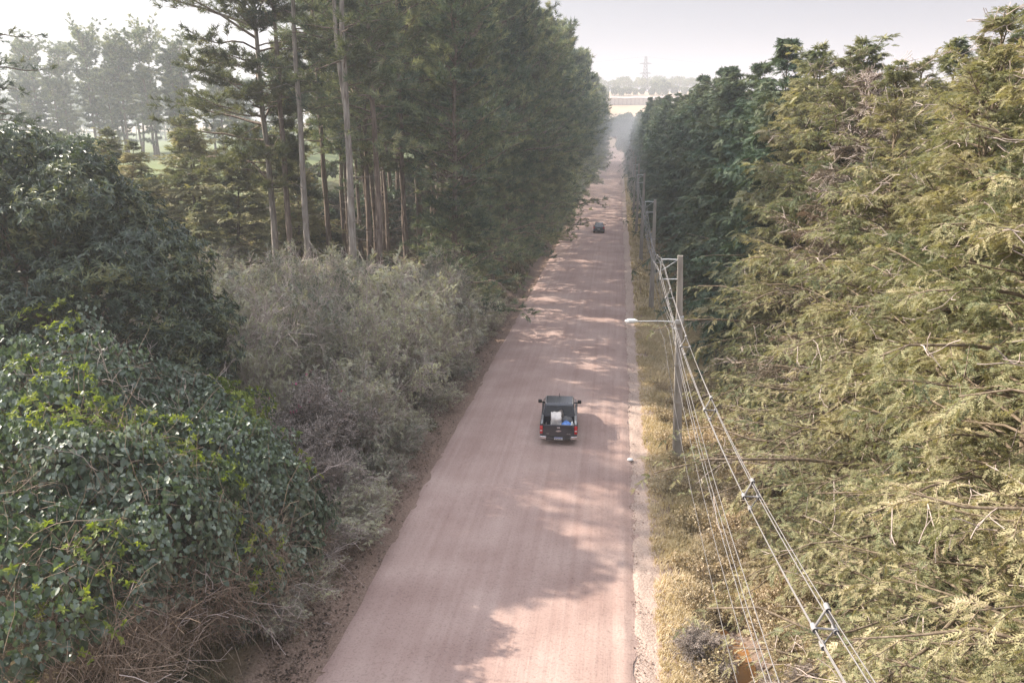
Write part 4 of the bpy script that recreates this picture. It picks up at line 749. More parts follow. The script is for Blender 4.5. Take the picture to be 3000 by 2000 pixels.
# ---------------------------------------------------------------- pick-up truck (rear at local y=0, heading +y)
def pick_up(x, y, rz):
    t = empty('pickup_truck', (x, y, -.0129 * y + .045), 'dark navy pickup truck with a loaded open bed, driving away on the road', 'truck', rz=rz)
    t.rotation_euler = (-.0129, 0, rz)
    W = .93
    # lower body in front of the bed, with bonnet
    pts = [(s * W, yy, z) for s in (-1, 1) for yy, z in ((1.34, .42), (1.34, 1.05), (3.1, 1.06), (4.80, .45))] + [(s * .90, yy, z) for s in (-1, 1) for yy, z in ((4.65, .92), (4.1, 1.06))] + [(s * .80, 5.05, z) for s in (-1, 1) for z in (.48, .80)]
    body = hull('body', pts, M['navy'], t, .05, 3)
    # bed side walls with inner liners
    for s in (-1, 1):
        a = sorted((s * .80, s * .94)); boxo('bed_side', a[0], a[1],   .06, 1.40, .48, 1.10, M['navy'], t, .025)
        a = sorted((s * .775, s * .797)); boxo('bed_liner', a[0], a[1], .11, 1.34, .62, 1.06, M['black'], t, .006)
        a = sorted((s * .81, s * .90)); boxo('bed_rail', a[0], a[1], .12, 1.36, 1.103, 1.13, M['silver'], t, .008)
        # wheel arch flare
        for yc in (.90, 3.98):
            q = np.linspace(.12, PI - .12, 11); tubo('wheel_arch', [(s * .935, yc + .47 * math.cos(v), .42 + .47 * math.sin(v)) for v in q], .035, M['black'], t, 6)
    boxo('bed_floor', -.79, .79, .10, 1.40, .56, .61, M['black'], t, .004); boxo('bed_front', -.79, .79, 1.32, 1.38, .62, 1.09, M['navy'], t, .01)
    tg = boxo('tailgate', -.79, .79, .0, .085, .50, 1.09, M['navy'], t, .018)
    boxo('handle', -.13, .13, -.022, -.002, .90, .99, M['black'], tg, .006); boxo('camera_trim', -.085, .085, -.034, -.024, .925, .985, M['chrome'], tg, .004)
    # bow shaped emblem (generic cross bar)
    g = Geo(); V = [(-.14, .0), (-.10, .032), (-.045, .032), (-.04, .05), (.055, .05), (.06, .032), (.14, .032), (.14, .0), (.10, -.032), (.045, -.032), (.04, -.05), (-.055, -.05), (-.06, -.032), (-.14, -.032)]
    n = len(V); g.add([(a, -.003, .78 + b) for a, b in V] + [(a, -.018, .78 + b) for a, b in V], [np.array([list(range(n, 2 * n))]), np.array([(i, (i + 1) % n, n + (i + 1) % n, n + i) for i in range(n)])]); link('emblem', g.mesh('emblem', M['chrome']), tg)
    # small raised letters low on the tailgate
    def letters(nm, x0, z0, h, wds, yy, mat, par, up=True):
        g = Geo(); xx = x0
        for k in wds:
            if k == 1: boxg(g, xx, xx + h * .2, yy, yy + .004, z0, z0 + h)
            elif k == 2: boxg(g, xx, xx + h * .16, yy, yy + .004, z0, z0 + h); boxg(g, xx + h * .4, xx + h * .56, yy, yy + .004, z0, z0 + h); boxg(g, xx + h * .16, xx + h * .4, yy, yy + .004, z0 + h * .42, z0 + h * .58)
            elif k == 3: boxg(g, xx, xx + h * .16, yy, yy + .004, z0, z0 + h); boxg(g, xx + h * .16, xx + h * .55, yy, yy + .004, z0, z0 + h * .16); boxg(g, xx + h * .16, xx + h * .5, yy, yy + .004, z0 + h * .84, z0 + h)
            xx += h * (.4 if k == 1 else .8)
        return link(nm, g.mesh(nm, mat), par)
    letters('badge', -.60, .60, .05, (3, 1, 2, 3), -.006, M['silver'], tg); letters('badge', .42, .60, .05, (2, 1, 3, 2, 1, 3), -.006, M['silver'], tg)
    for s, cl in ((-1, 1), (1, 1)):
        a = sorted((s * .80, s * .945)); L = boxo('tail_light', a[0], a[1], -.012, .055, .62, 1.04, M['red'], t, .02)
        a = sorted((s * .82, s * .93)); boxo('reversing_lens', a[0], a[1], -.02, -.013, .76, .82, M['lens'], L, .003)
    # bumper
    hull('rear_bumper', [(s * .93, yy, z) for s in (-1, 1) for yy, z in ((.10, .34), (.10, .50), (-.06, .36), (-.06, .47))] + [(s * .6, yy, z) for s in (-1, 1) for yy, z in ((-.14, .34), (-.14, .46))], M['black'], t, .02)
    for s in (-1, 1): hull('chrome_corner', [(s * a, yy, z) for a, yy in ((.62, -.15), (.62, -.05), (.945, .06), (.945, -.075)) for z in (.37, .525)], M['chrome'], t, .02)
    pl = boxo('number_plate', -.21, .21, -.172, -.150, .37, .50, M['white'], t, .004); boxo('plate_band', -.205, .205, -.176, -.1735, .465, .495, M['blue'], pl, 0); letters('plate_characters', -.17, .385, .065, (2, 3, 1, 2, 3, 2, 3), -.179, M['black'], pl)
    # cabin
    C0 = [(s * .86, yy, 1.03) for s in (-1, 1) for yy in (1.42, 3.90)]; C1 = [(s * .74, yy, 1.60) for s in (-1, 1) for yy in (1.60, 3.00)] + [(s * .67, yy, 1.67) for s in (-1, 1) for yy in (1.68, 2.90)]
    cab = hull('cabin', C0 + C1, M['navy'], t, .03, 3)
    for xx in (-.42, -.28, -.14, 0, .14, .28, .42): boxo('roof_rib', xx - .022, xx + .022, 1.74, 2.82, 1.672, 1.692, M['navy'], cab, .006)
    def lerp3(a, b, k): return tuple(a[i] + (b[i] - a[i]) * k for i in range(3))
    def pane(nm, q, off, par):
        q = [Vector(p) for p in q]; nn = (q[1] - q[0]).cross(q[3] - q[0]).normalized() * off; g = Geo(); g.add([p + nn for p in q] + [p + nn * .2 for p in q], np.array([(0, 1, 2, 3), (0, 4, 5, 1), (1, 5, 6, 2), (2, 6, 7, 3), (3, 7, 4, 0)])); return link(nm, g.mesh(nm, M['glass']), par)
    pane('rear_window', [(-.74, 1.455, 1.14), (.74, 1.455, 1.14), (.66, 1.585, 1.55), (-.66, 1.585, 1.55)], .012, cab)
    pane('windscreen', [(.74, 3.80, 1.11), (-.74, 3.80, 1.11), (-.66, 3.08, 1.58), (.66, 3.08, 1.58)], .02, cab)
    for s in (-1, 1):
        q = [(s * .852, 1.62, 1.10), (s * .852, 3.60, 1.10), (s * .755, 2.95, 1.56), (s * .755, 1.78, 1.56)]
        pane('side_window', q if s > 0 else q[::-1], .012, cab)
        boxo('door_line', *sorted((s * .855, s * .862)), 2.60, 2.65, 1.1, 1.2, M['black'], cab, 0)
        m_ = hull('wing_mirror', [(s * a, yy, z) for a in (.97, 1.17) for yy in (3.30, 3.43) for z in (1.10, 1.28)], M['black'], t, .03); boxo('mirror_arm', *sorted((s * .86, s * .98)), 3.33, 3.40, 1.12, 1.17, M['black'], m_, .01)
        tubo('roof_rail', [(s * .70, 1.70, 1.63), (s * .705, 1.8, 1.705), (s * .705, 2.75, 1.705), (s * .70, 2.88, 1.63)], .018, M['silver'], t, 6)
        # sloping sport bar from roof to bed rail
        tubo('sport_bar', [(s * .76, 1.48, 1.52), (s * .80, 1.32, 1.42), (s * .855, .95, 1.24), (s * .865, .65, 1.13)], .020, M['greyp'], t, 8)
    tubo('antenna', [(-.02, 2.8, 1.67), (-.02, 2.68, 1.88)], .012, M['black'], t, 6); hull('antenna_foot', [(-.05, 2.66, 1.665), (.02, 2.66, 1.665), (-.05, 2.86, 1.665), (.02, 2.86, 1.665), (-.015, 2.78, 1.73)], M['black'], t, .008)
    for yy in (.90, 3.98):
        for s in (-1, 1): wheel(t, s * .82, yy, .39, .24, s)
    return t
TX, TY, TR = -2.56, 37.55, .055
truck = pick_up(TX, TY, TR)
def on_truck(lx, ly, lz): return (TX + lx * math.cos(TR) - ly * math.sin(TR), TY + lx * math.sin(TR) + ly * math.cos(TR), -.0129 * (TY + ly) + .045 + lz)
# cargo
rng = np.random.default_rng(2)
def sack():
    bm = bmesh.new(); bmesh.ops.create_cube(bm, size=1); bmesh.ops.subdivide_edges(bm, edges=bm.edges, cuts=7, use_grid_fill=True)
    for v in bm.verts:
        p = v.co; k = 1 + .10 * math.sin(p.z * 9 + p.x * 5) ; p.x *= .54 * (1 - .12 * (p.z + .5)) * k; p.y *= .80; p.z = (p.z + .5) * (.74 + .14 * math.sin(p.y * 4 + 1.4)); q_ = Vector(rng.normal(0, .018, 3)); p += q_; p.z = max(p.z, 0)
    me = bpy.data.meshes.new('sack'); bm.to_mesh(me); bm.free(); me.materials.append(M['sack'])
    for p in me.polygons: p.use_smooth = True
    return me
sk = link('cargo_sack', sack()); sk.location = on_truck(-.13, .70, .612); sk.rotation_euler = (0, 0, TR + .06); tag(sk, 'large crumpled white sack standing in the truck bed', 'sack')
g = Geo(); u = np.linspace(0, PI, 9); v = np.linspace(0, 2 * PI, 16, endpoint=False)
def blob(nm, lab, cat, loc, r, mat, sd):
    rng = np.random.default_rng(sd); g = Geo(); a, b = 10, 18; th_ = np.linspace(0, PI, a)[:, None]; ph = (np.arange(b) * 2 * PI / b)[None]
    rr = 1 + rng.normal(0, .08, (a, b)); V = np.stack([np.sin(th_) * np.cos(ph) * r[0] * rr, np.sin(th_) * np.sin(ph) * r[1] * rr, (np.cos(th_) + 0 * ph) * r[2] * rr], -1); V[..., 2] = np.maximum(V[..., 2], -r[2] * .6)
    i = np.arange(a * b).reshape(a, b); j = np.roll(i, -1, 1); g.add(V, np.stack([i[:-1], i[1:], j[1:], j[:-1]], -1).reshape(-1, 4), 0, True)
    o = link(nm, g.mesh(nm, mat)); o.location = on_truck(loc[0], loc[1], loc[2] + r[2] * .6); o.rotation_euler = (0, 0, TR); return tag(o, lab, cat)
blob('tarp_bundle', 'crumpled blue tarpaulin behind the tailgate, right of the white sack', 'tarpaulin', (.40, .36, .612), (.34, .28, .34), M['tarp'], 3)
blob('carrier_bag', 'small white bag in the rear right corner of the truck bed', 'bag', (.68, .26, .612), (.10, .10, .36), M['white'], 4)
blob('cargo_bundle', 'long dark grey bundle lying across the front of the truck bed', 'bundle', (.42, 1.06, .612), (.36, .28, .36), M['greyp'], 5)
blob('cargo_box', 'brownish crumpled box between the white sack and the cab window', 'box', (.10, 1.24, .612), (.20, .10, .52), M['hose'], 6)
for i, (ps, l) in enumerate([([(-.72, 1.2, .66), (-.66, 1.0, .82), (-.60, .5, .68), (-.46, .25, .64)], 'thick hose lying along the left side of the truck bed'), ([(.2, 1.15, .66), (.45, .85, .86), (.62, .9, .70), (.7, .6, .66)], 'loop of hose crossing the bed right of the white sack')]):
    o = tubo('hose', [(a, b, c) for a, b, c in ps], .03, M['hose']); o.location = on_truck(0, 0, 0); o.rotation_euler = (0, 0, TR); tag(o, l, 'hose')

# ---------------------------------------------------------------- distant small car
cx, cy = -2.75, 124.5
t = empty('small_car', (cx, cy, -.0129 * cy + .045), 'small dark hatchback far ahead on the road, seen from behind', 'car'); t.rotation_euler = (-.0129, 0, 0)
M['darkp'] = plain('dark_grey_paint', (.035, .038, .045), .25, coat=.8, var=.2, vs=3)
hull('body', [(s * .87, y_, z) for s in (-1, 1) for y_, z in ((.08, .30), (-.02, .55), (.04, .98), (1.2, 1.0), (3.1, .95), (3.75, .40), (3.7, .75), (3.7, .30))], M['darkp'], t, .05, 3)
cb = hull('cabin', [(s * .80, y_, .96) for s in (-1, 1) for y_ in (.10, 3.0)] + [(s * .60, y_, 1.50) for s in (-1, 1) for y_ in (.48, 1.95)], M['darkp'], t, .05, 3)
g = Geo(); g.add([(-.62, .135, 1.03), (.62, .135, 1.03), (.54, .43, 1.42), (-.54, .43, 1.42)], np.array([(0, 1, 2, 3)])); link('rear_window', g.mesh('w', M['glass']), cb)
for s in (-1, 1):
    V = [(s * .83, .35, 1.02), (s * .83, 2.75, 1.02), (s * .665, 1.95, 1.43), (s * .665, .65, 1.43)]; g = Geo(); g.add(V, np.array([(0, 1, 2, 3) if s > 0 else (3, 2, 1, 0)])); link('side_window', g.mesh('w', M['glass']), cb)
    boxo('tail_light', *sorted((s * .64, s * .87)), -.035, .04, .74, .98, M['red'], t, .02); hull('wing_mirror', [(s * a, b, c) for a in (.88, 1.04) for b in (2.45, 2.55) for c in (.98, 1.10)], M['black'], t, .02)
    for y_ in (.65, 3.1): wheel(t, s * .77, y_, .30, .19, s)
boxo('rear_bumper', -.84, .84, -.09, .06, .30, .52, M['darkp'], t, .04); boxo('number_plate', -.2, .2, -.045, -.025, .58, .68, M['white'], t, .003)

# ---------------------------------------------------------------- poles, lamp and cables
M['conc'] = bark('pole_concrete', (.30, .27, .235), (.46, .42, .37), 2, .7, .15); M['galv'] = plain('galvanised_steel', (.55, .56, .57), .45, .5); M['cable'] = plain('grey_cable', (.25, .235, .23), .5, var=.1); M['cable_dk'] = plain('dark_cable', (.20, .185, .18), .6)
M['porc'] = plain('grey_insulator', (.30, .29, .29), .4); M['lampw'] = plain('lamp_white', (.75, .76, .74), .35)
poles = [(3.75, 4.0, 3.55, 9.3), (3.35, 37.1, 2.95, 9.75), (3.35, 71.5, 3.25, 9.3), (3.1, 99.4, 3.1, 10.0), (3.1, 128, 3.1, 9.9), (3.1, 157, 3.1, 9.9), (3.1, 187, 3.1, 9.9), (3.1, 217, 3.1, 9.9), (3.1, 250, 3.1, 9.9)]
plabs = ['', 'nearest whole concrete pole, carrying the street lamp', 'second concrete pole from the camera, beyond the street lamp', 'third concrete pole from the camera, against the dark cypresses'] + ['small far concrete pole in the line along the dark cypress wall'] * 5
tops = []; lows = []
for i, (xb, y, xt, H) in enumerate(poles):
    zb = gz(xb, y); zt = H - .0129 * y * .6; tops.append((xt - .85, y, zt - .28)); lows.append((xt - .12, y, zt - 3.25))
    if i == 0: tops[0] = (3.80, y, 9.15); lows[0] = (3.45, y, 6.1)
    if i == 0: continue
    e = empty('utility_pole', (xb, y, zb - .1), plabs[i], 'utility pole', 'concrete poles along the right verge')
    h = zt - zb + .1; g = Geo(); dx = xt - xb
    # double-T section: two flanges and a thinner web with steps
    def prism(w0, w1, d0, d1, xo=0, z0=0., z1=h):
        a = z0 / h; b = z1 / h; V = []
        for k, zz_, in ((a, z0), (b, z1)):
            ww = w0 + (w1 - w0) * k; d_ = d0 + (d1 - d0) * k; c = dx * k + xo * ww
            V += [(c - ww * .5, -d_, zz_), (c + ww * .5, -d_, zz_), (c + ww * .5, d_, zz_), (c - ww * .5, d_, zz_)]
        g.add(V, np.array([(0, 1, 5, 4), (1, 2, 6, 5), (2, 3, 7, 6), (3, 0, 4, 7), (4, 5, 6, 7)]))
    prism(.32, .17, .07, .05)                                  # web
    for k in (-1, 1):
        V = []
        for kk, zz_ in ((0., 0.), (1., h)):
            W_ = .20 - .10 * kk; wf = .05 - .015 * kk; d_ = .15 - .06 * kk; c = dx * kk + k * (W_ - wf * .5)
            V += [(c - wf, -d_, zz_), (c + wf, -d_, zz_), (c + wf, d_, zz_), (c - wf, d_, zz_)]
        g.add(V, np.array([(0, 1, 5, 4), (1, 2, 6, 5), (2, 3, 7, 6), (3, 0, 4, 7), (4, 5, 6, 7)]))
    for zz_ in (1.2, 3.1, 5.0): boxg(g, dx * zz_ / h - .15, dx * zz_ / h + .15, -.13, .13, zz_, zz_ + .14)
    link('shaft', g.mesh('shaft', M['conc']), e)
    tz = h - .2
    b = tubo('bracket', [(dx - .03, -.02, tz), (dx - .5, -.02, tz + .02), (dx - .88, -.02, tz)], .035, M['galv'], e, 6)
    tubo('bracket_brace', [(dx - .03, -.02, tz - .9), (dx - .72, -.02, tz - .92)], .028, M['galv'], b, 6); tubo('strut', [(dx - .03, -.02, tz + .05), (dx - .8, -.02, tz - .5)], .015, M['galv'], b, 5); tubo('hanger', [(dx - .85, -.02, tz + .03), (dx - .86, -.02, tz - .95)], .028, M['galv'], b, 6)
    tubo('tie_wire', [(dx - .1, -.1, 6.3), (dx - .6, -.1, tz - .95)], .008, M['galv'], e, 4)
    for zz_ in (tz - 2.75, tz - 2.95, tz - 3.15): 
        g = Geo(); disc(g, (dx - .20, -.05, zz_), .055, -.05, .05, 10); link('insulator', g.mesh('insulator', M['porc']), e)
    boxo('clamp', dx - .15, dx + .15, -.12, .12, tz - 3.3, tz - 3.24, M['galv'], e, .005)
    if i == 1: boxo('meter_box', dx + .16, dx + .32, -.14, .06, tz - 3.05, tz - 2.65, M['galv'], e, .02)
# street lamp on the near pole
lx, ly, lz = 2.95, 36.95, 6.35
e = empty('street_lamp', (lx, ly, lz), 'white street lamp on a long thin arm reaching over the verge from the near pole', 'street lamp')
tubo('arm', [(0, 0, 0), (-.9, -.02, .02), (-1.85, -.05, -.02)], .027, M['galv'], e, 8); boxo('clamp', -.08, .14, -.06, .06, -.10, .10, M['galv'], e, .01)
hull('lamp_head', [(-1.80 - a * .62, -.05 + b * d, c) for a, d, c in ((0, .06, .03), (0, .06, -.05), (.25, .16, .07), (.25, .16, -.05), (.7, .17, .07), (.7, .17, -.06), (1, .08, .02), (1, .08, -.05)) for b in (-1, 1)], M['lampw'], e, .03, 3)
hull('lens', [(-1.98 - a * .38, -.05 + b * d, c) for a, d in ((0, .11), (1, .11)) for c in (-.06, -.11) for b in (-1, 1)], M['lens'], e, .02)
def cable(nm, lab, pts, offs, sag, r, mat, wig=.0, grp='overhead cables', sd=0):
    rng = np.random.default_rng(sd); P = []
    for k in range(len(pts) - 1):
        a, b = np.array(pts[k]), np.array(pts[k + 1]); s = np.linspace(0, 1, 25)[:-1 if k < len(pts) - 2 else None, None]; p = a * (1 - s) + b * s + np.array(offs); p[:, 2:3] -= 4 * (sag if np.isscalar(sag) else sag[k]) * s * (1 - s)
        P.append(p)
    P = np.concatenate(P); o = tubo(nm, P + rng.normal(0, wig, P.shape), r, mat, None, 5); return tag(o, lab, 'cable', grp)
SG = [1.55] + [1.15] * 7
cabs = [((0, 0, .15), 'topmost bare messenger wire of the upper bundle'), ((.16, 0, -.22), 'right hand insulated cable of the upper bundle'), ((-.16, 0, -.22), 'left hand insulated cable of the upper bundle'), ((.0, 0, -.52), 'lowest insulated cable of the upper bundle')]
for k, (o_, l) in enumerate(cabs): cable('power_cable', l, tops, o_, SG,   .009 if k == 0 else .0115, M['cable'], sd=k)
SL = [.95] + [.8] * 7
for k, (o_, l) in enumerate([((-.10, 0, .35), 'top wire of the lower bundle'), ((-.12, 0, .12), 'second wire of the lower bundle'), ((-.10, 0, -.12), 'third wire of the lower bundle'), ((-.22, 0, -.35), 'thin telephone wire low in the lower bundle'), ((-.42, 0, -.75), 'slack lowest telephone cable hanging left of the lower bundle')]):
    cable('service_cable', l, lows, o_, [q + k * .12 for q in SL], .011 if k < 3 else .009, M['cable'] if k != 4 else M['cable_dk'], wig=.004, sd=10 + k)
# spacers clamp the upper cables together
def top_at(i, t): a, b = np.array(tops[i]), np.array(tops[i + 1]); p = a * (1 - t) + b * t; p[2] -= 4 * SG[i] * t * (1 - t); return p
for i, tt in [(0, .22), (0, .38), (0, .55), (0, .72), (0, .88), (1, .12), (1, .35), (1, .6), (1, .85)]:
    p = top_at(i, tt); e = empty('cable_spacer', tuple(p), 'dark spacer clamp hanging on the upper cables' , 'cable spacer', 'spacers on the upper cables')
    g = Geo(); V = np.array([(0, 0, .15), (.16, 0, -.22), (0, 0, -.52), (-.16, 0, -.22), (0, 0, .15)]); tubes(g, V, np.full(5, .022), 5); tubes(g, np.array([(-.16, 0, -.22), (.16, 0, -.22)]), np.full(2, .02), 5); link('frame', g.mesh('spacer_frame', M['porc']), e)
    for q in V[:4]:
        g = Geo(); tubes(g, np.array([q + (0, -.08, 0), q + (0, .08, 0)]), np.full(2, .048), 7); link('grip', g.mesh('grip', M['porc']), e)

# ---------------------------------------------------------------- small things on the verge
M['wood'] = bark('weathered_board', (.36, .27, .20), (.55, .44, .36), 9, 9, .2); M['post'] = bark('old_post', (.14, .10, .07), (.28, .2, .15), 9, 3, .3)
def lay(nm, lab, cat, x, y, rz, L, W_, T_, mat, sd):
    rng = np.random.default_rng(sd); o = hull(nm, [(a * L * rng.uniform(.42, .5), b * W_ * rng.uniform(.35, .5), c) for a in (-1, 1) for b in (-1, 1) for c in (0, T_)], mat, None, .005); o.location = (x, y, gz(x, y) + .03); o.rotation_euler = (rng.normal(0, .06), rng.normal(0, .10) + .12, rz); return tag(o, lab, cat)
lay('broken_board', 'flat pale broken board lying on the left bank', 'board', -10.0, 34.4, .5, 1.3, .5, .05, M['wood'], 1)
lay('broken_board', 'smaller splintered board beside the flat pale one', 'board', -10.5, 33.7, .9, .8, .25, .04, M['wood'], 2)
o = blob('litter_bag', 'small white litter bag on the gravel shoulder behind the truck', 'litter', (0, 0, 0), (.15, .12, .08), M['white'], 9); o.location = (1.05, 36.2, -.42)
o = tubo('marker_post', [(0, 0, -.1), (.02, 0, .55)], .05, M['post'], None, 7); o.location = (2.85, 37.6, gz(2.85, 37.6)); tag(o, 'short weathered stake standing in the grass left of the near pole', 'post')
o = tubo('bone_stick', [(-.16, 0, .02), (0, .03, .05), (.16, 0, .02)], .018, M['twig_pale'], None, 6); o.location = (-8.95, 21.6, gz(-8.95, 21.6)); o.name = 'stick'; tag(o, 'short pale stick on the left road edge', 'stick')

# ---------------------------------------------------------------- the far hill
M['shedw'] = plain('pale_wall', (.62, .56, .50), .8, var=.08, vs=.6); M['shedr'] = plain('faded_roof', (.42, .34, .31), .7, var=.12, vs=.4); M['steel_far'] = plain('pylon_steel', (.16, .16, .17), .6)
e = empty('long_shed', (8, 650, gz(8, 650) - .5), 'long pale shed with posts along its wall on the far hillside', 'building')
boxo('wall', -26, 34, 0, 14, 0, 5.0, M['shedw'], e, 0)
for k in range(20): boxo('pilaster', -25.5 + k * 3.1, -25.1 + k * 3.1, -.4, -.01, 0, 4.9, M['shedr'], e, 0)
g = Geo(); q = np.linspace(-27, 35, 32); zt = 5.6 + .25 * np.sin(q * .35); V = [(a, -1, b - .35) for a, b in zip(q, zt)] + [(a, 7, b + 1.) for a, b in zip(q, zt)] + [(a, 15, b - .35) for a, b in zip(q, zt)]
g.add(V, np.array([(r_ * 32 + i, r_ * 32 + i + 1, (r_ + 1) * 32 + i + 1, (r_ + 1) * 32 + i) for r_ in (0, 1) for i in range(31)])); link('roof', g.mesh('roof', M['shedr']), e)
# lattice pylon
e = empty('pylon', (22.4, 830, gz(22.4, 830) - .3), 'grey steel lattice pylon with two cross arms on the far ridge', 'pylon')
H = 33.; g = Geo(); hw_ = lambda z: 3.4 * (1 - z / H) ** 1.2 * .9 + .85
for sx in (-1, 1):
    for sy in (-1, 1): tubes(g, np.array([(sx * hw_(z), sy * hw_(z), z) for z in np.linspace(0, H, 10)]), np.full(10, .30), 4)
lv = np.linspace(0, H, 12)
for k in range(11):
    a, b = lv[k], lv[k + 1]
    for s in (-1, 1):
        for (p, q_) in (((-1, 1), (1, -1)),):
            tubes(g, np.array([(-hw_(a), s * hw_(a), a), (hw_(b), s * hw_(b), b)]), np.full(2, .17), 4); tubes(g, np.array([(hw_(a), s * hw_(a), a), (-hw_(b), s * hw_(b), b)]), np.full(2, .17), 4)
            tubes(g, np.array([(s * hw_(a), -hw_(a), a), (s * hw_(b), hw_(b), b)]), np.full(2, .17), 4); tubes(g, np.array([(-hw_(b), s * hw_(b), b), (hw_(b), s * hw_(b), b)]), np.full(2, .14), 4)
link('tower', g.mesh('tower', M['steel_far']), e)
for z in (26.5, 17.5):
    g = Geo()
    for s in (-1, 1):
        for zz_ in (0, .9): tubes(g, np.array([(s * .8, 0, z + zz_), (s * 5.6, 0, z + .1)]), np.full(2, .26), 4)
    tubes(g, np.array([(-.9, 0, z), (.9, 0, z)]), np.full(2, .2), 4); link('cross_arm', g.mesh('cross_arm', M['steel_far']), e)
for k, (dx, z) in enumerate([(-5.5, 26.3), (5.5, 26.3), (-5.5, 17.3), (5.5, 17.3), (0, 33)]):
    s = np.linspace(-1, 1, 31); zb = gz(22.4, 830) - .3 + z; a = [(22.4 + dx + q * 320, 830 + q * 60, zb - 11 * (1 - abs(q)) * abs(q) * 4 * .9) for q in s]
    tag(tubo('transmission_line', a, .055, M['steel_far'], None, 4), ('lower' if z < 20 else 'upper') + ' transmission line crossing the pale sky from the pylon', 'cable', 'transmission lines on the pylon')
# far shrubs, ridge trees
def far_tree(seed, H, rr, mat, sparse=False):
    rng = np.random.default_rng(seed); g = Geo(); s = np.linspace(0, 1, 5); tubes(g, np.stack([s * .4, s * 0, s * H * .8], 1), H * .018 * (1.3 - s), 5); r = Tree(); 
    n = 12; O = np.stack([np.zeros(n), np.zeros(n), rng.uniform(.25, .8, n) * H], 1); D = nrm(rng.normal(size=(n, 3)) * np.array([1, 1, .3]) + np.array([0, 0, .8])); P = grow(rng, O, D, rng.uniform(.3, .5, n) * H * .7, 0, 5); tubes(g, P, np.full((n, 5), H * .006), 3)
    r.trunk = g.mesh('trunk', M['bark_cyp']); g = Geo(); E = [(rng.normal(0, rr * .4), rng.normal(0, rr * .4), H * rng.uniform(.5, .85), rr * rng.uniform(.4, .65), rr * .5, H * rng.uniform(.14, .22)) for _ in range(7)] + ([] if sparse else [(0, 0, H * .4, rr * .9, rr * .9, H * .35)])
    P, Nn, _ = lumps(rng, E, 900 if sparse else 4200, -.8, rr * .12, rr * .1); place(g, *t_cluster(rng, 6, .5), P, rng.normal(size=P.shape), rng.normal(size=P.shape), (.11 if sparse else .12) * rr * rng.uniform(.7, 1.3, len(P))); r.crown = g.mesh('crown', M[mat]); r.name = 'ridge_tree'; return r
ft = [far_tree(300, 10, 4.5, 'bush_far'), far_tree(301, 13, 5, 'pine', True), far_tree(302, 14, 5.5, 'pine')]
for i in range(14):
    put(ft[0], [5, 2.5, 9, 3.6, 13, 6.5, .5, -4.5, 17, -1.8, -8, 2, 22, 5][i] + R.normal(0, 1), [462, 500, 470, 530, 480, 515, 545, 538, 500, 550, 545, 560, 520, 555][i], 'pale hazy tree where the road ends below the hill', group='trees at the end of the road', s=R.uniform(1.0, 1.35))
for i in range(56):
    x = -60 + i * 2.9 + R.normal(0, 1.5); put(ft[1], x, 835 + R.uniform(-15, 30), 'sparse hazy tree on the far ridge', group='sparse trees on the ridge', s=R.uniform(.8, 1.2))
for i in range(16):
    x = [-40, -30, -22, -14, -6, 0, 6, 12, 18, 26, 31, 38, 46, 54, 35, 60][i]; put(ft[2], x, 735 + R.uniform(-10, 15), 'dark rounded tree on the slope below the pylon', group='dark trees on the far slope', s=R.uniform(.45, .65) * (1.9 if i in (10, 14) else 1))

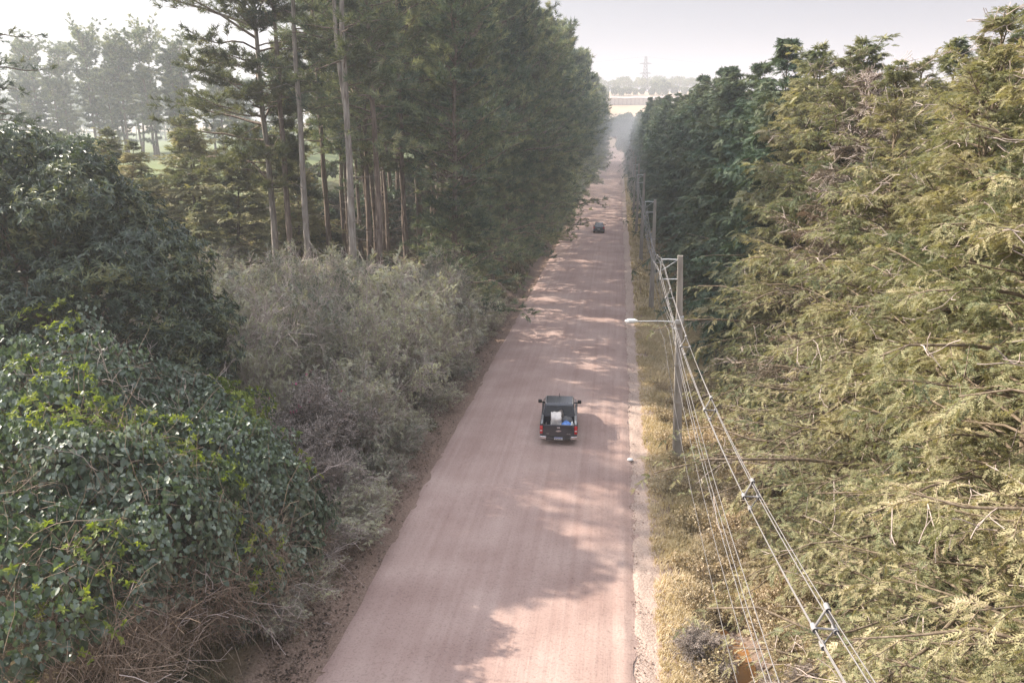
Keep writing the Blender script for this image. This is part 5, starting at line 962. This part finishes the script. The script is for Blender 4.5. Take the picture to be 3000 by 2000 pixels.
fb = [far_tree(310, 7, 4.2, 'cypress_shaded'), far_tree(311, 6, 3.6, 'bush_far')]
for i, (x, y, s_) in enumerate([(-36, 48, .85), (-40, 54, .9), (-45, 60, 1.0), (-50, 66, 1.), (-55, 60, 1.), (-60, 72, 1.1), (-48, 50, .9), (-64, 82, 1.1), (-54, 76, .9), (-70, 92, 1.1), (-62, 66, 1.), (-44, 70, .9), (-76, 84, 1.2), (-38, 78, .7), (-33, 82, .7), (-29, 76, .7), (-27, 92, .9), (-33, 96, .9), (-38, 90, .9), (-24, 102, .9), (-30, 112, 1.), (-42, 100, 1.), (-48, 108, 1.), (-36, 120, 1.1), (-54, 118, 1.)]):
    put(fb[i % 2], x, y, 'bushy tree between the dark leafy tree and the hazy meadow', group='bushy trees at the meadow edge', s=s_)
# ---------------------------------------------------------------- haze
me = bpy.data.meshes.new('haze'); bm = bmesh.new(); bmesh.ops.create_cube(bm, size=1)
for v in bm.verts: v.co = (v.co.x * 1410, 710 + v.co.y * 1600, 43.5 + v.co.z * 113)
bm.to_mesh(me); bm.free()
m, n = newmat('haze'); pv = N(n, 'ShaderNodeVolumePrincipled'); pv.inputs['Color'].default_value = (.90, .92, .98, 1); pv.inputs['Density'].default_value = .0008; pv.inputs['Anisotropy'].default_value = .42
o = N(n, 'ShaderNodeOutputMaterial'); n.links.new(pv.outputs[0], o.inputs['Volume']); me.materials.append(m)
tag(link('haze', me), 'pale dusty haze in the air', 'haze', kind='stuff')

def cloud(name, lab, c, r, dens, colr=(.90, .92, .98, 1)):
    bm = bmesh.new(); bmesh.ops.create_icosphere(bm, subdivisions=3, radius=1)
    for v in bm.verts: v.co = (c[0] + v.co.x * r[0], c[1] + v.co.y * r[1], c[2] + v.co.z * r[2])
    me = bpy.data.meshes.new(name); bm.to_mesh(me); bm.free(); m, n = newmat(name)
    pv = N(n, 'ShaderNodeVolumePrincipled'); pv.inputs['Color'].default_value = colr; pv.inputs['Density'].default_value = dens; pv.inputs['Anisotropy'].default_value = .3
    o = N(n, 'ShaderNodeOutputMaterial'); n.links.new(pv.outputs[0], o.inputs['Volume']); me.materials.append(m); tag(link(name, me), lab, 'smoke', kind='stuff')
cloud('smoke', 'thin bluish smoke hanging over the meadow and among the tall pines at the left', (-125, 190, 12), (85, 85, 30), .0020, (.74, .79, .88, 1))
cloud('dust', 'pale dust hanging over the far end of the road', (3, 330, 2), (30, 190, 16), .0025)

cloud('road_dust', 'faint dust stirred up behind the pickup', (-2.7, 35.2, .1), (1.5, 3.2, .7), .035, (.92, .80, .74, 1))
